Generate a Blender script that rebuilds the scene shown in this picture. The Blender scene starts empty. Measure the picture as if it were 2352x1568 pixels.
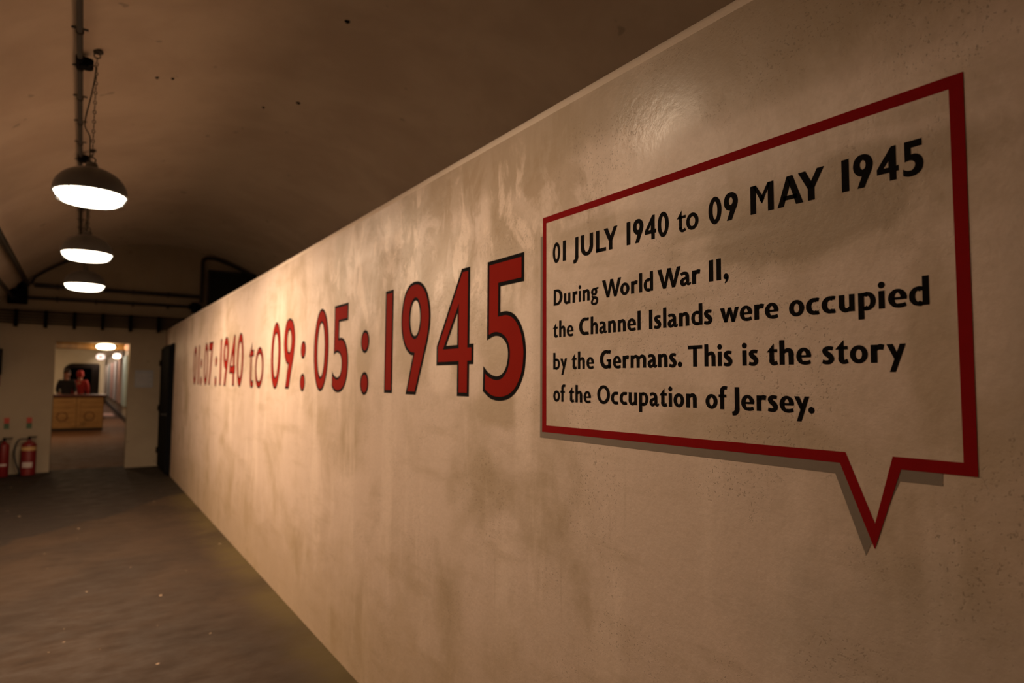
import bpy, bmesh, math, random
from mathutils import Vector, Matrix
random.seed(7)
S = bpy.context.scene
COL = S.collection

# ------------------------------------------------------------------ camera
cam = bpy.data.cameras.new('camera')
cam.sensor_width = 36.0
cam.lens = 36.0 * 1476 / 2352
cam.clip_start = 0.05
cam.clip_end = 200
co = bpy.data.objects.new('camera', cam)
COL.objects.link(co)
right = Vector((0.8310, -0.5562, 0.0073)).normalized()
fwd = Vector((0.5542, 0.8300, 0.0636)).normalized()
up = right.cross(fwd).normalized()
right = fwd.cross(up).normalized()
co.matrix_world = Matrix(((right.x, up.x, -fwd.x, 0), (right.y, up.y, -fwd.y, 0), (right.z, up.z, -fwd.z, 1.55), (0, 0, 0, 1)))
cam.dof.use_dof = True
cam.dof.focus_distance = 1.62
cam.dof.aperture_fstop = 2.5
S.camera = co

# ------------------------------------------------------------------ world, exposure
w = bpy.data.worlds.new('world'); S.world = w
w.use_nodes = True
w.node_tree.nodes['Background'].inputs[0].default_value = (1.0, 0.75, 0.55, 1)
w.node_tree.nodes['Background'].inputs[1].default_value = 0.0
S.view_settings.view_transform = 'Standard'
S.view_settings.look = 'None'
S.view_settings.gamma = 1
S.view_settings.use_curve_mapping = False
S.view_settings.exposure = 0.0
S.cycles.use_denoising = True
S.cycles.max_bounces = 6
S.cycles.diffuse_bounces = 4
S.cycles.use_adaptive_sampling = True
S.cycles.adaptive_threshold = 0.05

LAMP_W = 92.0            # each pendant lamp
WARM = (1.0, 0.70, 0.455)

def lamp(name, kind, loc, energy, color=WARM, rot=(0, 0, 0), **kw):
    l = bpy.data.lights.new(name, kind); l.energy = energy; l.color = color
    for k, v in kw.items(): setattr(l, k, v)
    o = bpy.data.objects.new(name, l); o.location = loc; o.rotation_euler = rot
    COL.objects.link(o)
    return o

# ------------------------------------------------------------------ materials
def newmat(name):
    m = bpy.data.materials.new(name); m.use_nodes = True
    nt = m.node_tree; b = nt.nodes['Principled BSDF']
    return m, nt, b
def N(nt, t, **kw):
    n = nt.nodes.new(t)
    for k, v in kw.items(): setattr(n, k, v)
    return n
def L(nt, a, b): nt.links.new(a, b)
def coords(nt, scale=(1, 1, 1), loc=(0, 0, 0)):
    g = N(nt, 'ShaderNodeNewGeometry'); m = N(nt, 'ShaderNodeMapping')
    m.inputs['Scale'].default_value = scale; m.inputs['Location'].default_value = loc
    L(nt, g.outputs['Position'], m.inputs['Vector'])
    return m.outputs[0]
def noise(nt, vec, scale, detail=4, rough=0.55, dist=0.0):
    n = N(nt, 'ShaderNodeTexNoise'); n.inputs['Scale'].default_value = scale
    n.inputs['Detail'].default_value = detail; n.inputs['Roughness'].default_value = rough
    n.inputs['Distortion'].default_value = dist
    L(nt, vec, n.inputs['Vector'])
    return n.outputs['Fac']
def ramp(nt, fac, lo, hi, a=0.0, b=1.0):
    r = N(nt, 'ShaderNodeMapRange'); r.interpolation_type = 'SMOOTHSTEP'
    r.inputs['From Min'].default_value = lo; r.inputs['From Max'].default_value = hi
    r.inputs['To Min'].default_value = a; r.inputs['To Max'].default_value = b
    L(nt, fac, r.inputs['Value'])
    return r.outputs['Result']
def mix(nt, fac, a, b, blend='MIX'):
    m = N(nt, 'ShaderNodeMix', data_type='RGBA', blend_type=blend)
    if hasattr(fac, 'links'): L(nt, fac, m.inputs[0])
    else: m.inputs[0].default_value = fac
    for s, i in ((a, 6), (b, 7)):
        if hasattr(s, 'links'): L(nt, s, m.inputs[i])
        else: m.inputs[i].default_value = (*s, 1)
    return m.outputs[2]
def math_(nt, op, a, b=None, c=None):
    m = N(nt, 'ShaderNodeMath', operation=op)
    for i, s in enumerate((a, b, c)):
        if s is None: continue
        if hasattr(s, 'links'): L(nt, s, m.inputs[i])
        else: m.inputs[i].default_value = s
    return m.outputs[0]
def bump(nt, b, h, strength=0.3, dist=0.01):
    bn = N(nt, 'ShaderNodeBump'); bn.inputs['Strength'].default_value = strength
    bn.inputs['Distance'].default_value = dist
    L(nt, h, bn.inputs['Height']); L(nt, bn.outputs[0], b.inputs['Normal'])
def simple(name, col, rough=0.6, metal=0.0, var=0.15, scale=8.0, bumpy=0.1, spec=0.5):
    m, nt, b = newmat(name)
    b.inputs['Specular IOR Level'].default_value = spec
    v = coords(nt)
    n = noise(nt, v, scale)
    c2 = tuple(x * (1 - var) for x in col); c1 = tuple(min(1, x * (1 + var)) for x in col)
    L(nt, mix(nt, n, c2, c1), b.inputs['Base Color'])
    b.inputs['Roughness'].default_value = rough; b.inputs['Metallic'].default_value = metal
    if bumpy: bump(nt, b, noise(nt, v, scale * 6, 3), bumpy, 0.003)
    return m
def emit(name, col, strength):
    m, nt, b = newmat(name)
    b.inputs['Base Color'].default_value = (*col, 1)
    b.inputs['Emission Color'].default_value = (*col, 1)
    b.inputs['Emission Strength'].default_value = strength
    return m

def blob(nt, y, z, ry, rz, soft=0.5, warp=None, wamp=0.0):
    """soft stain centred at (y, z) on the partition, edge broken up by noise"""
    g = N(nt, 'ShaderNodeNewGeometry'); s = N(nt, 'ShaderNodeSeparateXYZ'); L(nt, g.outputs['Position'], s.inputs[0])
    dy = math_(nt, 'DIVIDE', math_(nt, 'SUBTRACT', s.outputs[1], y), ry)
    dz = math_(nt, 'DIVIDE', math_(nt, 'SUBTRACT', s.outputs[2], z), rz)
    r = math_(nt, 'SQRT', math_(nt, 'ADD', math_(nt, 'MULTIPLY', dy, dy), math_(nt, 'MULTIPLY', dz, dz)))
    if warp is not None:
        r = math_(nt, 'ADD', r, math_(nt, 'MULTIPLY', math_(nt, 'SUBTRACT', warp, 0.5), wamp))
    return ramp(nt, r, 1 - soft, 1 + soft, 1.0, 0.0)

def partition_mat(name, light=1.0):
    m, nt, b = newmat(name)
    base = (0.60, 0.485, 0.41); tan = (0.375, 0.288, 0.195); pale = (0.72, 0.595, 0.51)
    v = coords(nt); vs = coords(nt, (1, 2.2, 0.45)); vh = coords(nt, (1, 0.35, 2.0), (3, 1, 7))
    n1 = noise(nt, v, 1.5, 6, 0.6, 0.4); n2 = noise(nt, vs, 1.6, 5, 0.6, 0.2); n3 = noise(nt, vh, 4.0, 5, 0.65)
    warp = noise(nt, v, 7.0, 6, 0.65, 0.3)
    c = mix(nt, ramp(nt, n1, 0.45, 0.72), base, tan)
    c = mix(nt, math_(nt, 'MULTIPLY', ramp(nt, n2, 0.5, 0.64), 0.55), c, pale)
    c = mix(nt, math_(nt, 'MULTIPLY', ramp(nt, n3, 0.50, 0.72), 0.45), c, tan)
    # stains / patch repairs that belong to the wall
    def stain(c, col, amt, *a, soft=0.35, wamp=1.2):
        return mix(nt, math_(nt, 'MULTIPLY', blob(nt, *a, soft=soft, warp=warp, wamp=wamp), amt), c, col)
    c = stain(c, tan, 0.75, 0.75, 2.36, 0.75, 0.19)      # tan band along the top above the bubble
    c = stain(c, tan, 0.6, 2.0, 2.36, 0.9, 0.12)
    c = stain(c, pale, 0.55, 1.45, 2.16, 0.40, 0.10)     # pale plaster above the frame
    c = stain(c, pale, 0.45, 0.9, 2.12, 0.55, 0.05)
    c = stain(c, tan, 0.75, 0.82, 1.90, 0.36, 0.10)      # tan under the heading
    c = stain(c, tan, 0.65, 1.42, 2.00, 0.25, 0.035)
    c = stain(c, pale, 0.65, 0.98, 1.895, 0.14, 0.016, soft=0.5)
    c = stain(c, pale, 0.50, 1.05, 1.855, 0.06, 0.05, soft=0.5)
    c = stain(c, pale, 0.45, 0.62, 1.87, 0.09, 0.04)
    c = stain(c, tan, 0.6, 0.53, 1.62, 0.05, 0.16)
    c = stain(c, tan, 0.5, 0.95, 1.44, 0.30, 0.05)
    c = stain(c, (0.30, 0.225, 0.145), 0.8, 0.80, 1.885, 0.26, 0.065, soft=0.25)
    c = stain(c, (0.30, 0.225, 0.145), 0.6, 0.62, 1.965, 0.20, 0.05)
    c = stain(c, (0.32, 0.24, 0.155), 0.6, 0.70, 2.36, 0.5, 0.12)
    for y, z, ry, rz in ((1.93, 1.80, 0.17, 0.33), (2.25, 1.86, 0.13, 0.30), (2.68, 1.82, 0.22, 0.30), (3.30, 1.70, 0.10, 0.22),
                         (1.95, 1.45, 0.22, 0.06), (3.72, 2.15, 0.12, 0.30), (2.75, 2.25, 0.10, 0.2)):
        c = stain(c, tan, 0.75, y, z, ry, rz)
    for y, z, ry, rz in ((2.07, 2.10, 0.05, 0.16), (2.45, 2.05, 0.08, 0.14), (2.42, 1.60, 0.10, 0.1), (3.5, 2.18, 0.06, 0.2), (1.80, 1.65, 0.06, 0.35), (3.0, 2.1, 0.10, 0.08)):
        c = stain(c, pale, 0.7, y, z, ry, rz)
    # rubbed, patchy band above and around the big numerals
    mott = noise(nt, coords(nt, (1, 1.0, 0.55), (5, 2, 1)), 5.5, 6, 0.62, 0.5)
    zone = blob(nt, 2.7, 2.12, 1.35, 0.30, soft=0.35, warp=warp, wamp=0.8)
    c = mix(nt, math_(nt, 'MULTIPLY', math_(nt, 'MULTIPLY', ramp(nt, mott, 0.50, 0.60), zone), 0.75), c, (0.345, 0.25, 0.155))
    c = mix(nt, math_(nt, 'MULTIPLY', math_(nt, 'MULTIPLY', ramp(nt, mott, 0.47, 0.40), zone), 0.7), c, (0.80, 0.66, 0.56))
    c = stain(c, (0.34, 0.30, 0.25), 0.35, 0.55, 1.0, 0.35, 0.22)
    c = stain(c, (0.34, 0.30, 0.25), 0.30, 0.25, 1.6, 0.15, 0.4)
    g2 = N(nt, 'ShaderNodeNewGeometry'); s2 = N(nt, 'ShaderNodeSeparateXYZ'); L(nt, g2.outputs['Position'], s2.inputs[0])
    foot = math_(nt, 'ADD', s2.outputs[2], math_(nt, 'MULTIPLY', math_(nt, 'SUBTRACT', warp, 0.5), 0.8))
    c = mix(nt, math_(nt, 'MULTIPLY', ramp(nt, foot, 0.1, 0.95, 1.0, 0.0), 0.55), c, (0.35, 0.255, 0.14))   # tan tone, stronger towards the foot of the wall
    # vertical drips and tiny pits
    dr = noise(nt, coords(nt, (1, 22, 0.9)), 2.0, 3)
    c = mix(nt, math_(nt, 'MULTIPLY', ramp(nt, dr, 0.66, 0.78), 0.22), c, (0.30, 0.23, 0.16))
    fine = noise(nt, v, 90, 3, 0.6)
    c = mix(nt, math_(nt, 'MULTIPLY', ramp(nt, fine, 0.35, 0.7), 0.14), c, tan)
    pit = noise(nt, v, 170, 2, 0.5)
    where = ramp(nt, noise(nt, v, 3.2, 3), 0.46, 0.62)
    pits = math_(nt, 'MULTIPLY', ramp(nt, pit, 0.61, 0.68), where)
    c = mix(nt, math_(nt, 'MULTIPLY', pits, 0.5), c, (0.16, 0.12, 0.08))
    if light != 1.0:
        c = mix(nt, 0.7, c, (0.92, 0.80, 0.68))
    L(nt, c, b.inputs['Base Color'])
    glz = math_(nt, 'MULTIPLY', blob(nt, 1.20, 2.27, 0.16, 0.10, soft=0.6, warp=warp, wamp=1.4), -0.16)
    L(nt, math_(nt, 'ADD', ramp(nt, n1, 0.3, 0.7, 0.44, 0.62), glz), b.inputs['Roughness'])
    h = math_(nt, 'ADD', math_(nt, 'MULTIPLY', noise(nt, v, 34, 5, 0.6), 0.7), math_(nt, 'MULTIPLY', noise(nt, v, 6, 4), 1.2))
    h = math_(nt, 'SUBTRACT', h, math_(nt, 'MULTIPLY', pits, 0.4))
    bump(nt, b, h, 0.22, 0.008)
    return m

def plaster(name, c1, c2, scale=1.2, rough=0.75):
    m, nt, b = newmat(name)
    v = coords(nt)
    n = noise(nt, v, scale, 6, 0.6, 0.3)
    c = mix(nt, ramp(nt, n, 0.35, 0.68), c1, c2)
    sp = ramp(nt, noise(nt, v, 5.5, 2, 0.4), 0.735, 0.76)
    c = mix(nt, math_(nt, 'MULTIPLY', sp, 0.5), c, tuple(x * 0.35 for x in c1))
    L(nt, c, b.inputs['Base Color']); b.inputs['Roughness'].default_value = rough
    bump(nt, b, noise(nt, v, 9, 5), 0.3, 0.01)
    return m

def floor_mat():
    m, nt, b = newmat('floor_concrete')
    v = coords(nt); vx = coords(nt, (0.8, 1.4, 1))
    n = noise(nt, v, 1.3, 6, 0.6, 0.4); n2 = noise(nt, vx, 5, 5, 0.65)
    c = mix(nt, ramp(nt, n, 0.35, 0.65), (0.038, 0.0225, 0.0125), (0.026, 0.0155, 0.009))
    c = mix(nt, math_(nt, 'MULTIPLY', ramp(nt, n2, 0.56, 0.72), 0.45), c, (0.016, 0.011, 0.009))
    g = N(nt, 'ShaderNodeNewGeometry'); s = N(nt, 'ShaderNodeSeparateXYZ'); L(nt, g.outputs['Position'], s.inputs[0])
    # mossy, dusty strip along the foot of the partition
    near = math_(nt, 'ADD', s.outputs[0], math_(nt, 'MULTIPLY', math_(nt, 'SUBTRACT', n2, 0.5), 0.3))
    patchy = ramp(nt, noise(nt, v, 0.9, 3), 0.35, 0.6, 0.25, 0.75)
    c = mix(nt, math_(nt, 'MULTIPLY', ramp(nt, near, 0.92, 1.25), patchy), c, (0.085, 0.062, 0.02))
    # darker floor tone beyond a wavering diagonal edge
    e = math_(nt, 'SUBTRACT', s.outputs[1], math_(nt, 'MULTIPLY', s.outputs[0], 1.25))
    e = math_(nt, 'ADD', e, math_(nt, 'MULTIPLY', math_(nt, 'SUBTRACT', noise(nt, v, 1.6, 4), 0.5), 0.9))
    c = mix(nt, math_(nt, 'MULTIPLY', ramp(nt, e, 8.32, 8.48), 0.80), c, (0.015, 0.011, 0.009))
    # pale chips
    b.inputs['Specular IOR Level'].default_value = 0.2
    # far hall floor, from the doorway on: warm light put into a red-brown colour
    c = mix(nt, ramp(nt, s.outputs[1], 13.55, 13.62), c, mix(nt, n2, (0.17, 0.085, 0.04), (0.10, 0.05, 0.028)))
    ch = ramp(nt, noise(nt, v, 16, 1, 0.3), 0.795, 0.82)
    c = mix(nt, ch, c, (0.30, 0.22, 0.15))
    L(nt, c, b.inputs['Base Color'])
    L(nt, ramp(nt, n2, 0.3, 0.7, 0.62, 0.85), b.inputs['Roughness'])
    bump(nt, b, math_(nt, 'ADD', math_(nt, 'MULTIPLY', n2, 0.5), noise(nt, v, 30, 4)), 0.14, 0.006)
    return m

def wood_mat(name, a, b_, rough=0.5, axis=(1, 1, 8)):
    m, nt, b = newmat(name)
    v = coords(nt, axis)
    n = noise(nt, v, 2.2, 5, 0.6, 0.6)
    k = ramp(nt, noise(nt, coords(nt), 3.0, 2, 0.4, 0.5), 0.62, 0.70)
    c = mix(nt, ramp(nt, n, 0.3, 0.7), a, b_)
    c = mix(nt, math_(nt, 'MULTIPLY', k, 0.6), c, tuple(x * 0.4 for x in a))
    L(nt, c, b.inputs['Base Color']); b.inputs['Roughness'].default_value = rough
    bump(nt, b, n, 0.2, 0.004)
    return m

M = {}
M['partition'] = partition_mat('partition_plaster')
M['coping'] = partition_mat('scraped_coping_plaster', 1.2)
M['vault'] = plaster('vault_plaster', (0.72, 0.62, 0.52), (0.62, 0.52, 0.43))
M['side'] = plaster('side_wall_plaster', (0.78, 0.68, 0.55), (0.70, 0.60, 0.48))
M['end'] = plaster('end_wall_limewash', (0.36, 0.30, 0.215), (0.30, 0.245, 0.175), 1.0)
M['cream'] = plaster('cream_wall', (0.58, 0.50, 0.37), (0.52, 0.44, 0.31), 0.8)
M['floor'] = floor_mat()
M['redpaint'] = simple('red_frame_paint', (0.225, 0.005, 0.006), 0.8, var=0.10, scale=20, spec=0.05)
M['numred'] = simple('brick_red_paint', (0.225, 0.011, 0.006), 0.8, var=0.12, scale=6, spec=0.03)
M['blackpaint'] = simple('black_lettering_paint', (0.006, 0.005, 0.005), 0.8, var=0.2, scale=20, spec=0.04)
M['greypaint'] = simple('grey_shadow_paint', (0.20, 0.165, 0.135), 0.7, var=0.08, scale=20, spec=0.15)
M['pipe'] = simple('dark_iron', (0.035, 0.03, 0.028), 0.5, 0.6)
M['conduit'] = simple('grey_galvanised_steel', (0.035, 0.032, 0.030), 0.6, 0.0)
M['shade'] = simple('dark_grey_enamel', (0.085, 0.085, 0.085), 0.35, 0.0, bumpy=0)
M['glass'] = emit('lit_lamp_glass', (1.0, 0.86, 0.66), 9.0)
M['black'] = simple('black_steel', (0.006, 0.006, 0.007), 0.85, spec=0.05)
M['void'] = simple('dark_duct_mouth', (0.01, 0.01, 0.01), 0.9)
M['extred'] = simple('extinguisher_red', (0.15, 0.006, 0.007), 0.45)
M['rubber'] = simple('black_rubber', (0.012, 0.012, 0.012), 0.6)
M['labelw'] = simple('off_white_label', (0.45, 0.38, 0.36), 0.6)
M['labely'] = simple('buff_label', (0.48, 0.30, 0.12), 0.6)
M['signred'] = simple('sign_red', (0.42, 0.05, 0.03), 0.6)
M['signgreen'] = simple('sign_green', (0.05, 0.10, 0.05), 0.6)
M['notice'] = simple('blue_grey_notice', (0.26, 0.27, 0.29), 0.5)
M['crate'] = wood_mat('crate_timber', (0.48, 0.29, 0.11), (0.36, 0.20, 0.07), 0.6)
M['top'] = wood_mat('dark_red_counter_top', (0.13, 0.025, 0.015), (0.07, 0.015, 0.01), 0.35, (8, 1, 1))
M['beam'] = wood_mat('golden_varnished_beam', (0.62, 0.36, 0.10), (0.46, 0.25, 0.06), 0.35, (6, 1, 1))
M['skin'] = simple('skin', (0.55, 0.27, 0.20), 0.55, bumpy=0)
M['redcloth'] = simple('red_cloth', (0.45, 0.03, 0.03), 0.85)
M['darkcloth'] = simple('dark_cloth', (0.02, 0.02, 0.025), 0.85)
M['jeans'] = simple('grey_blue_denim', (0.16, 0.18, 0.24), 0.85)
M['hair'] = simple('brown_hair', (0.06, 0.03, 0.02), 0.7)

# ------------------------------------------------------------------ mesh helpers
def meshobj(name, verts, faces, mat, parent=None, smooth=False, mats=None):
    me = bpy.data.meshes.new(name)
    me.from_pydata([tuple(v) for v in verts], [], faces)
    me.materials.append(mat)
    if smooth: me.polygons.foreach_set('use_smooth', [True] * len(me.polygons))
    me.update()
    o = bpy.data.objects.new(name, me); COL.objects.link(o)
    if parent: o.parent = parent
    return o
class MB:
    def __init__(s): s.v = []; s.f = []
    def box(s, x0, x1, y0, y1, z0, z1):
        b = len(s.v)
        s.v += [(x, y, z) for x in (x0, x1) for y in (y0, y1) for z in (z0, z1)]
        s.f += [tuple(b + i for i in q) for q in ((0, 1, 3, 2), (4, 6, 7, 5), (0, 4, 5, 1), (2, 3, 7, 6), (0, 2, 6, 4), (1, 5, 7, 3))]
        return s
    def tube(s, pts, r, n=10, cap=True):
        pts = [Vector(p) for p in pts]; b = len(s.v)
        rr = r if isinstance(r, (list, tuple)) else [r] * len(pts)
        ref = None
        for i, p in enumerate(pts):
            t = (pts[min(i + 1, len(pts) - 1)] - pts[max(i - 1, 0)]).normalized()
            if ref is None:
                a = Vector((0, 0, 1)) if abs(t.z) < 0.9 else Vector((1, 0, 0))
            else: a = ref
            u = (a - t * a.dot(t)).normalized(); ref = u; w_ = t.cross(u)
            for k in range(n):
                an = 2 * math.pi * k / n
                s.v.append(tuple(p + (u * math.cos(an) + w_ * math.sin(an)) * rr[i]))
        for i in range(len(pts) - 1):
            for k in range(n):
                k2 = (k + 1) % n
                s.f.append((b + i * n + k, b + i * n + k2, b + (i + 1) * n + k2, b + (i + 1) * n + k))
        if cap:
            s.f.append(tuple(b + k for k in range(n))[::-1]); s.f.append(tuple(b + (len(pts) - 1) * n + k for k in range(n)))
        return s
    def lathe(s, prof, cx=0, cy=0, n=32):
        b = len(s.v)
        for r, z in prof:
            for k in range(n):
                a = 2 * math.pi * k / n
                s.v.append((cx + r * math.cos(a), cy + r * math.sin(a), z))
        for i in range(len(prof) - 1):
            for k in range(n):
                k2 = (k + 1) % n
                s.f.append((b + i * n + k, b + i * n + k2, b + (i + 1) * n + k2, b + (i + 1) * n + k))
        return s
    def torus(s, c, R, r, u, v_, n=10, m=6, su=1.0):
        c = Vector(c); u = Vector(u).normalized(); v_ = Vector(v_).normalized(); w_ = u.cross(v_); b = len(s.v)
        for i in range(n):
            a = 2 * math.pi * i / n
            d = u * math.cos(a) * su + v_ * math.sin(a); dn = d.normalized()
            for k in range(m):
                e = 2 * math.pi * k / m
                s.v.append(tuple(c + d * R + dn * r * math.cos(e) + w_ * r * math.sin(e)))
        for i in range(n):
            for k in range(m):
                s.f.append((b + i * m + k, b + ((i + 1) % n) * m + k, b + ((i + 1) % n) * m + (k + 1) % m, b + i * m + (k + 1) % m))
        return s
    def build(s, name, mat, parent=None, smooth=False, origin=None):
        v = s.v
        if origin is not None: v = [(a - origin[0], b - origin[1], c - origin[2]) for a, b, c in v]
        o = meshobj(name, v, s.f, mat, parent, smooth)
        if origin is not None and parent is None: o.location = origin
        return o
def shade_auto(o, ang=40):
    bm = bmesh.new(); bm.from_mesh(o.data)
    bmesh.ops.remove_doubles(bm, verts=bm.verts, dist=1e-5)
    bmesh.ops.recalc_face_normals(bm, faces=bm.faces)
    for e in bm.edges:
        e.smooth = len(e.link_faces) == 2 and e.calc_face_angle(0) < math.radians(ang)
    for f in bm.faces: f.smooth = True
    bm.to_mesh(o.data); bm.free()
    return o
def bevel(o, wd=0.01, seg=2):
    m = o.modifiers.new('bevel', 'BEVEL'); m.width = wd; m.segments = seg; m.limit_method = 'ANGLE'
    return o
def tag(o, label=None, cat=None, group=None, kind=None):
    if label: o['label'] = label
    if cat: o['category'] = cat
    if group: o['group'] = group
    if kind: o['kind'] = kind
    return o
def empty(name, loc, rz=0):
    o = bpy.data.objects.new(name, None); o.location = loc; o.rotation_euler = (0, 0, rz); o.empty_display_size = 0.1
    COL.objects.link(o); return o
def struct(o, label): return tag(o, label, kind='structure')

# ------------------------------------------------------------------ the tunnel
PX = 1.25                # face of the partition (wall_right)
VC, VZ, VR = 1.25, 1.0, 3.03   # barrel vault: centre line, spring height, radius
YE = 13.3                # end wall
Y0 = -5.0

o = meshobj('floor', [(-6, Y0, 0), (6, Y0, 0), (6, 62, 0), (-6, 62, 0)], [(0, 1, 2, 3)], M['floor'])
struct(o, 'brown worn concrete floor of the tunnel')

# vault as thick shell
prof = []
na = 48
for i in range(na + 1):
    a = math.pi * i / na
    prof.append((VC - VR * math.cos(a), VZ + VR * math.sin(a)))
vs, fs = [], []
ys = [Y0, 0, 4, 8, 12, YE + 0.3]
for k, R_ in enumerate((0, 0.15)):
    for y in ys:
        for i in range(na + 1):
            a = math.pi * i / na
            vs.append((VC - (VR + R_) * math.cos(a), y, VZ + (VR + R_) * math.sin(a)))
def vid(k, j, i): return k * len(ys) * (na + 1) + j * (na + 1) + i
for j in range(len(ys) - 1):
    for i in range(na):
        fs.append((vid(0, j, i), vid(0, j + 1, i), vid(0, j + 1, i + 1), vid(0, j, i + 1)))
        fs.append((vid(1, j, i), vid(1, j, i + 1), vid(1, j + 1, i + 1), vid(1, j + 1, i)))
o = meshobj('ceiling', vs, fs, M['vault'], smooth=True)
struct(o, 'brown plastered barrel vault of the tunnel')
# small fixing holes and marks in the vault plaster
def on_vault(x, y, d=0.0):
    z = VZ + math.sqrt(VR * VR - (x - VC) ** 2)
    n = Vector((x - VC, 0, z - VZ)).normalized()
    return Vector((x, y, z)) - n * d
for x, y, r in ((0.39, 5.6, 0.022), (0.50, 5.62, 0.018), (1.42, 4.2, 0.03), (1.50, 5.7, 0.03), (1.27, 6.0, 0.018)):
    p = on_vault(x, y, 0.0); r *= 0.7
    mb = MB(); mb.lathe([(0.0, -0.012), (r * 0.5, -0.012), (r, 0.0), (r * 0.9, 0.006)], n=10)
    q = mb.build('fixing_plug', M['black'], o)
    q.location = p

lw = MB().box(VC - VR - 0.2, VC - VR + 0.02, Y0, YE + 0.3, 0, 1.06).build('wall_left', M['side']); struct(lw, 'plastered left side wall of the tunnel')
rw = MB().box(VC + VR - 0.02, VC + VR + 0.2, Y0, YE + 0.3, 0, 1.06).build('wall_back', M['side']); struct(rw, 'plastered far side wall behind the partition')
def arch_wall(name, y0, y1, holes, mat):
    """end wall filling the vault with rectangular door openings (x0,x1,z1)"""
    xs = sorted(set([VC - VR] + [x for h in holes for x in h[:2]] + [VC + VR] + [VC - VR + 2 * VR * i / 40 for i in range(41)]))
    mb = MB()
    for a, b in zip(xs[:-1], xs[1:]):
        if b - a < 1e-6: continue
        zb = 0
        for h in holes:
            if a >= h[0] - 1e-6 and b <= h[1] + 1e-6: zb = h[2]
        za = VZ + math.sqrt(max(0, VR * VR - (a - VC) ** 2)) + 0.03; zc = VZ + math.sqrt(max(0, VR * VR - (b - VC) ** 2)) + 0.03
        n = len(mb.v)
        mb.v += [(a, y0, zb), (b, y0, zb), (b, y0, zc), (a, y0, za), (a, y1, zb), (b, y1, zb), (b, y1, zc), (a, y1, za)]
        mb.f += [tuple(n + i for i in q) for q in ((0, 1, 2, 3), (5, 4, 7, 6), (3, 2, 6, 7), (0, 4, 5, 1))]
        for h in holes:
            if abs(b - h[0]) < 1e-6: mb.f.append((n + 1, n + 5, n + 6, n + 2))
            if abs(a - h[1]) < 1e-6: mb.f.append((n, n + 3, n + 7, n + 4))
            if abs(b - h[0]) < 1e-6 or abs(a - h[1]) < 1e-6: pass
    o = mb.build(name, mat)
    return o
DX0, DX1, DZ = -0.395, 0.69, 2.19
o = arch_wall('wall_end', YE, YE + 0.32, [(DX0, DX1, DZ)], M['end']); struct(o, 'limewashed end wall with the open doorway')
o = arch_wall('wall_behind', Y0 - 0.3, Y0, [], M['side']); struct(o, 'tunnel wall behind the viewer')

# partition
PT = 2.483
mb = MB()
YP0, YP1 = Y0, 11.82
prof = [(PX, 0), (PX, PT - 0.052), (PX + 0.10, PT - 0.052), (PX + 0.10, 0)]
part = MB().box(PX, PX + 0.11, YP0, YP1, 0, PT - 0.05).box(PX, PX + 0.11, YP1, YE, 2.15, PT - 0.05).build('wall_right', M['partition'])
struct(part, 'stained cream partition wall carrying painted dates and a speech bubble')
# rounded, scraped coping along the top; lamp-lit brightness also put into its pale colour
mb = MB()
cp = [(PX, PT - 0.05), (PX + 0.010, PT - 0.03), (PX + 0.022, PT - 0.012), (PX + 0.036, PT), (PX + 0.11, PT), (PX + 0.11, PT - 0.05)]
yy = [YP0 + (YE - YP0) * i / 360 for i in range(361)]
for j, y in enumerate(yy):
    for i, (x, z) in enumerate(cp):
        jit = (random.random() - 0.5) * 0.005 if 0 < i < 4 else 0
        mb.v.append((x + jit * 0.6, y, z + jit * 0.5))
for j in range(len(yy) - 1):
    for i in range(len(cp) - 1):
        a = j * len(cp) + i
        mb.f.append((a, a + len(cp), a + len(cp) + 1, a + 1))
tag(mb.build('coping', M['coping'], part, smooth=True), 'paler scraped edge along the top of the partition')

# ------------------------------------------------------------------ painted signage on the partition
def W(u, v, d): return (PX - d, -u, v)      # u runs in reading direction, v is height
def catmull(pts, seg=6):
    """closed contour; points flagged with a third value are corners, the rest is smooth"""
    n = len(pts); out = []
    for i in range(n):
        p0, p1, p2, p3 = pts[i - 1], pts[i], pts[(i + 1) % n], pts[(i + 2) % n]
        c1 = len(p1) > 2; c2 = len(p2) > 2
        if c1 and c2: out.append((p1[0], p1[1])); continue
        a = p1 if c1 else p0; b = p2 if c2 else p3
        for k in range(seg):
            t = k / seg
            def f(q0, q1, q2, q3):
                return 0.5 * (2 * q1 + (q2 - q0) * t + (2 * q0 - 5 * q1 + 4 * q2 - q3) * t * t + (3 * q1 - q0 - 3 * q2 + q3) * t ** 3)
            out.append((f(a[0], p1[0], p2[0], b[0]), f(a[1], p1[1], p2[1], b[1])))
    return out
def area(p): return 0.5 * sum(p[i - 1][0] * p[i][1] - p[i][0] * p[i - 1][1] for i in range(len(p)))
def inset(p, d):
    """move a closed contour by d towards its left-hand side (CCW: inwards)"""
    n = len(p); out = []
    for i in range(n):
        a, b, c = Vector(p[i - 1]), Vector(p[i]), Vector(p[(i + 1) % n])
        e1 = (b - a); e2 = (c - b)
        if e1.length < 1e-7 or e2.length < 1e-7: continue
        e1.normalize(); e2.normalize()
        n1 = Vector((-e1.y, e1.x)); n2 = Vector((-e2.y, e2.x))
        m = (n1 + n2)
        if m.length < 1e-3: continue
        m.normalize(); k = min(2.6, 1 / max(0.3, m.dot(n1)))
        out.append((b.x + m.x * d * k, b.y + m.y * d * k))
    return out
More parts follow.
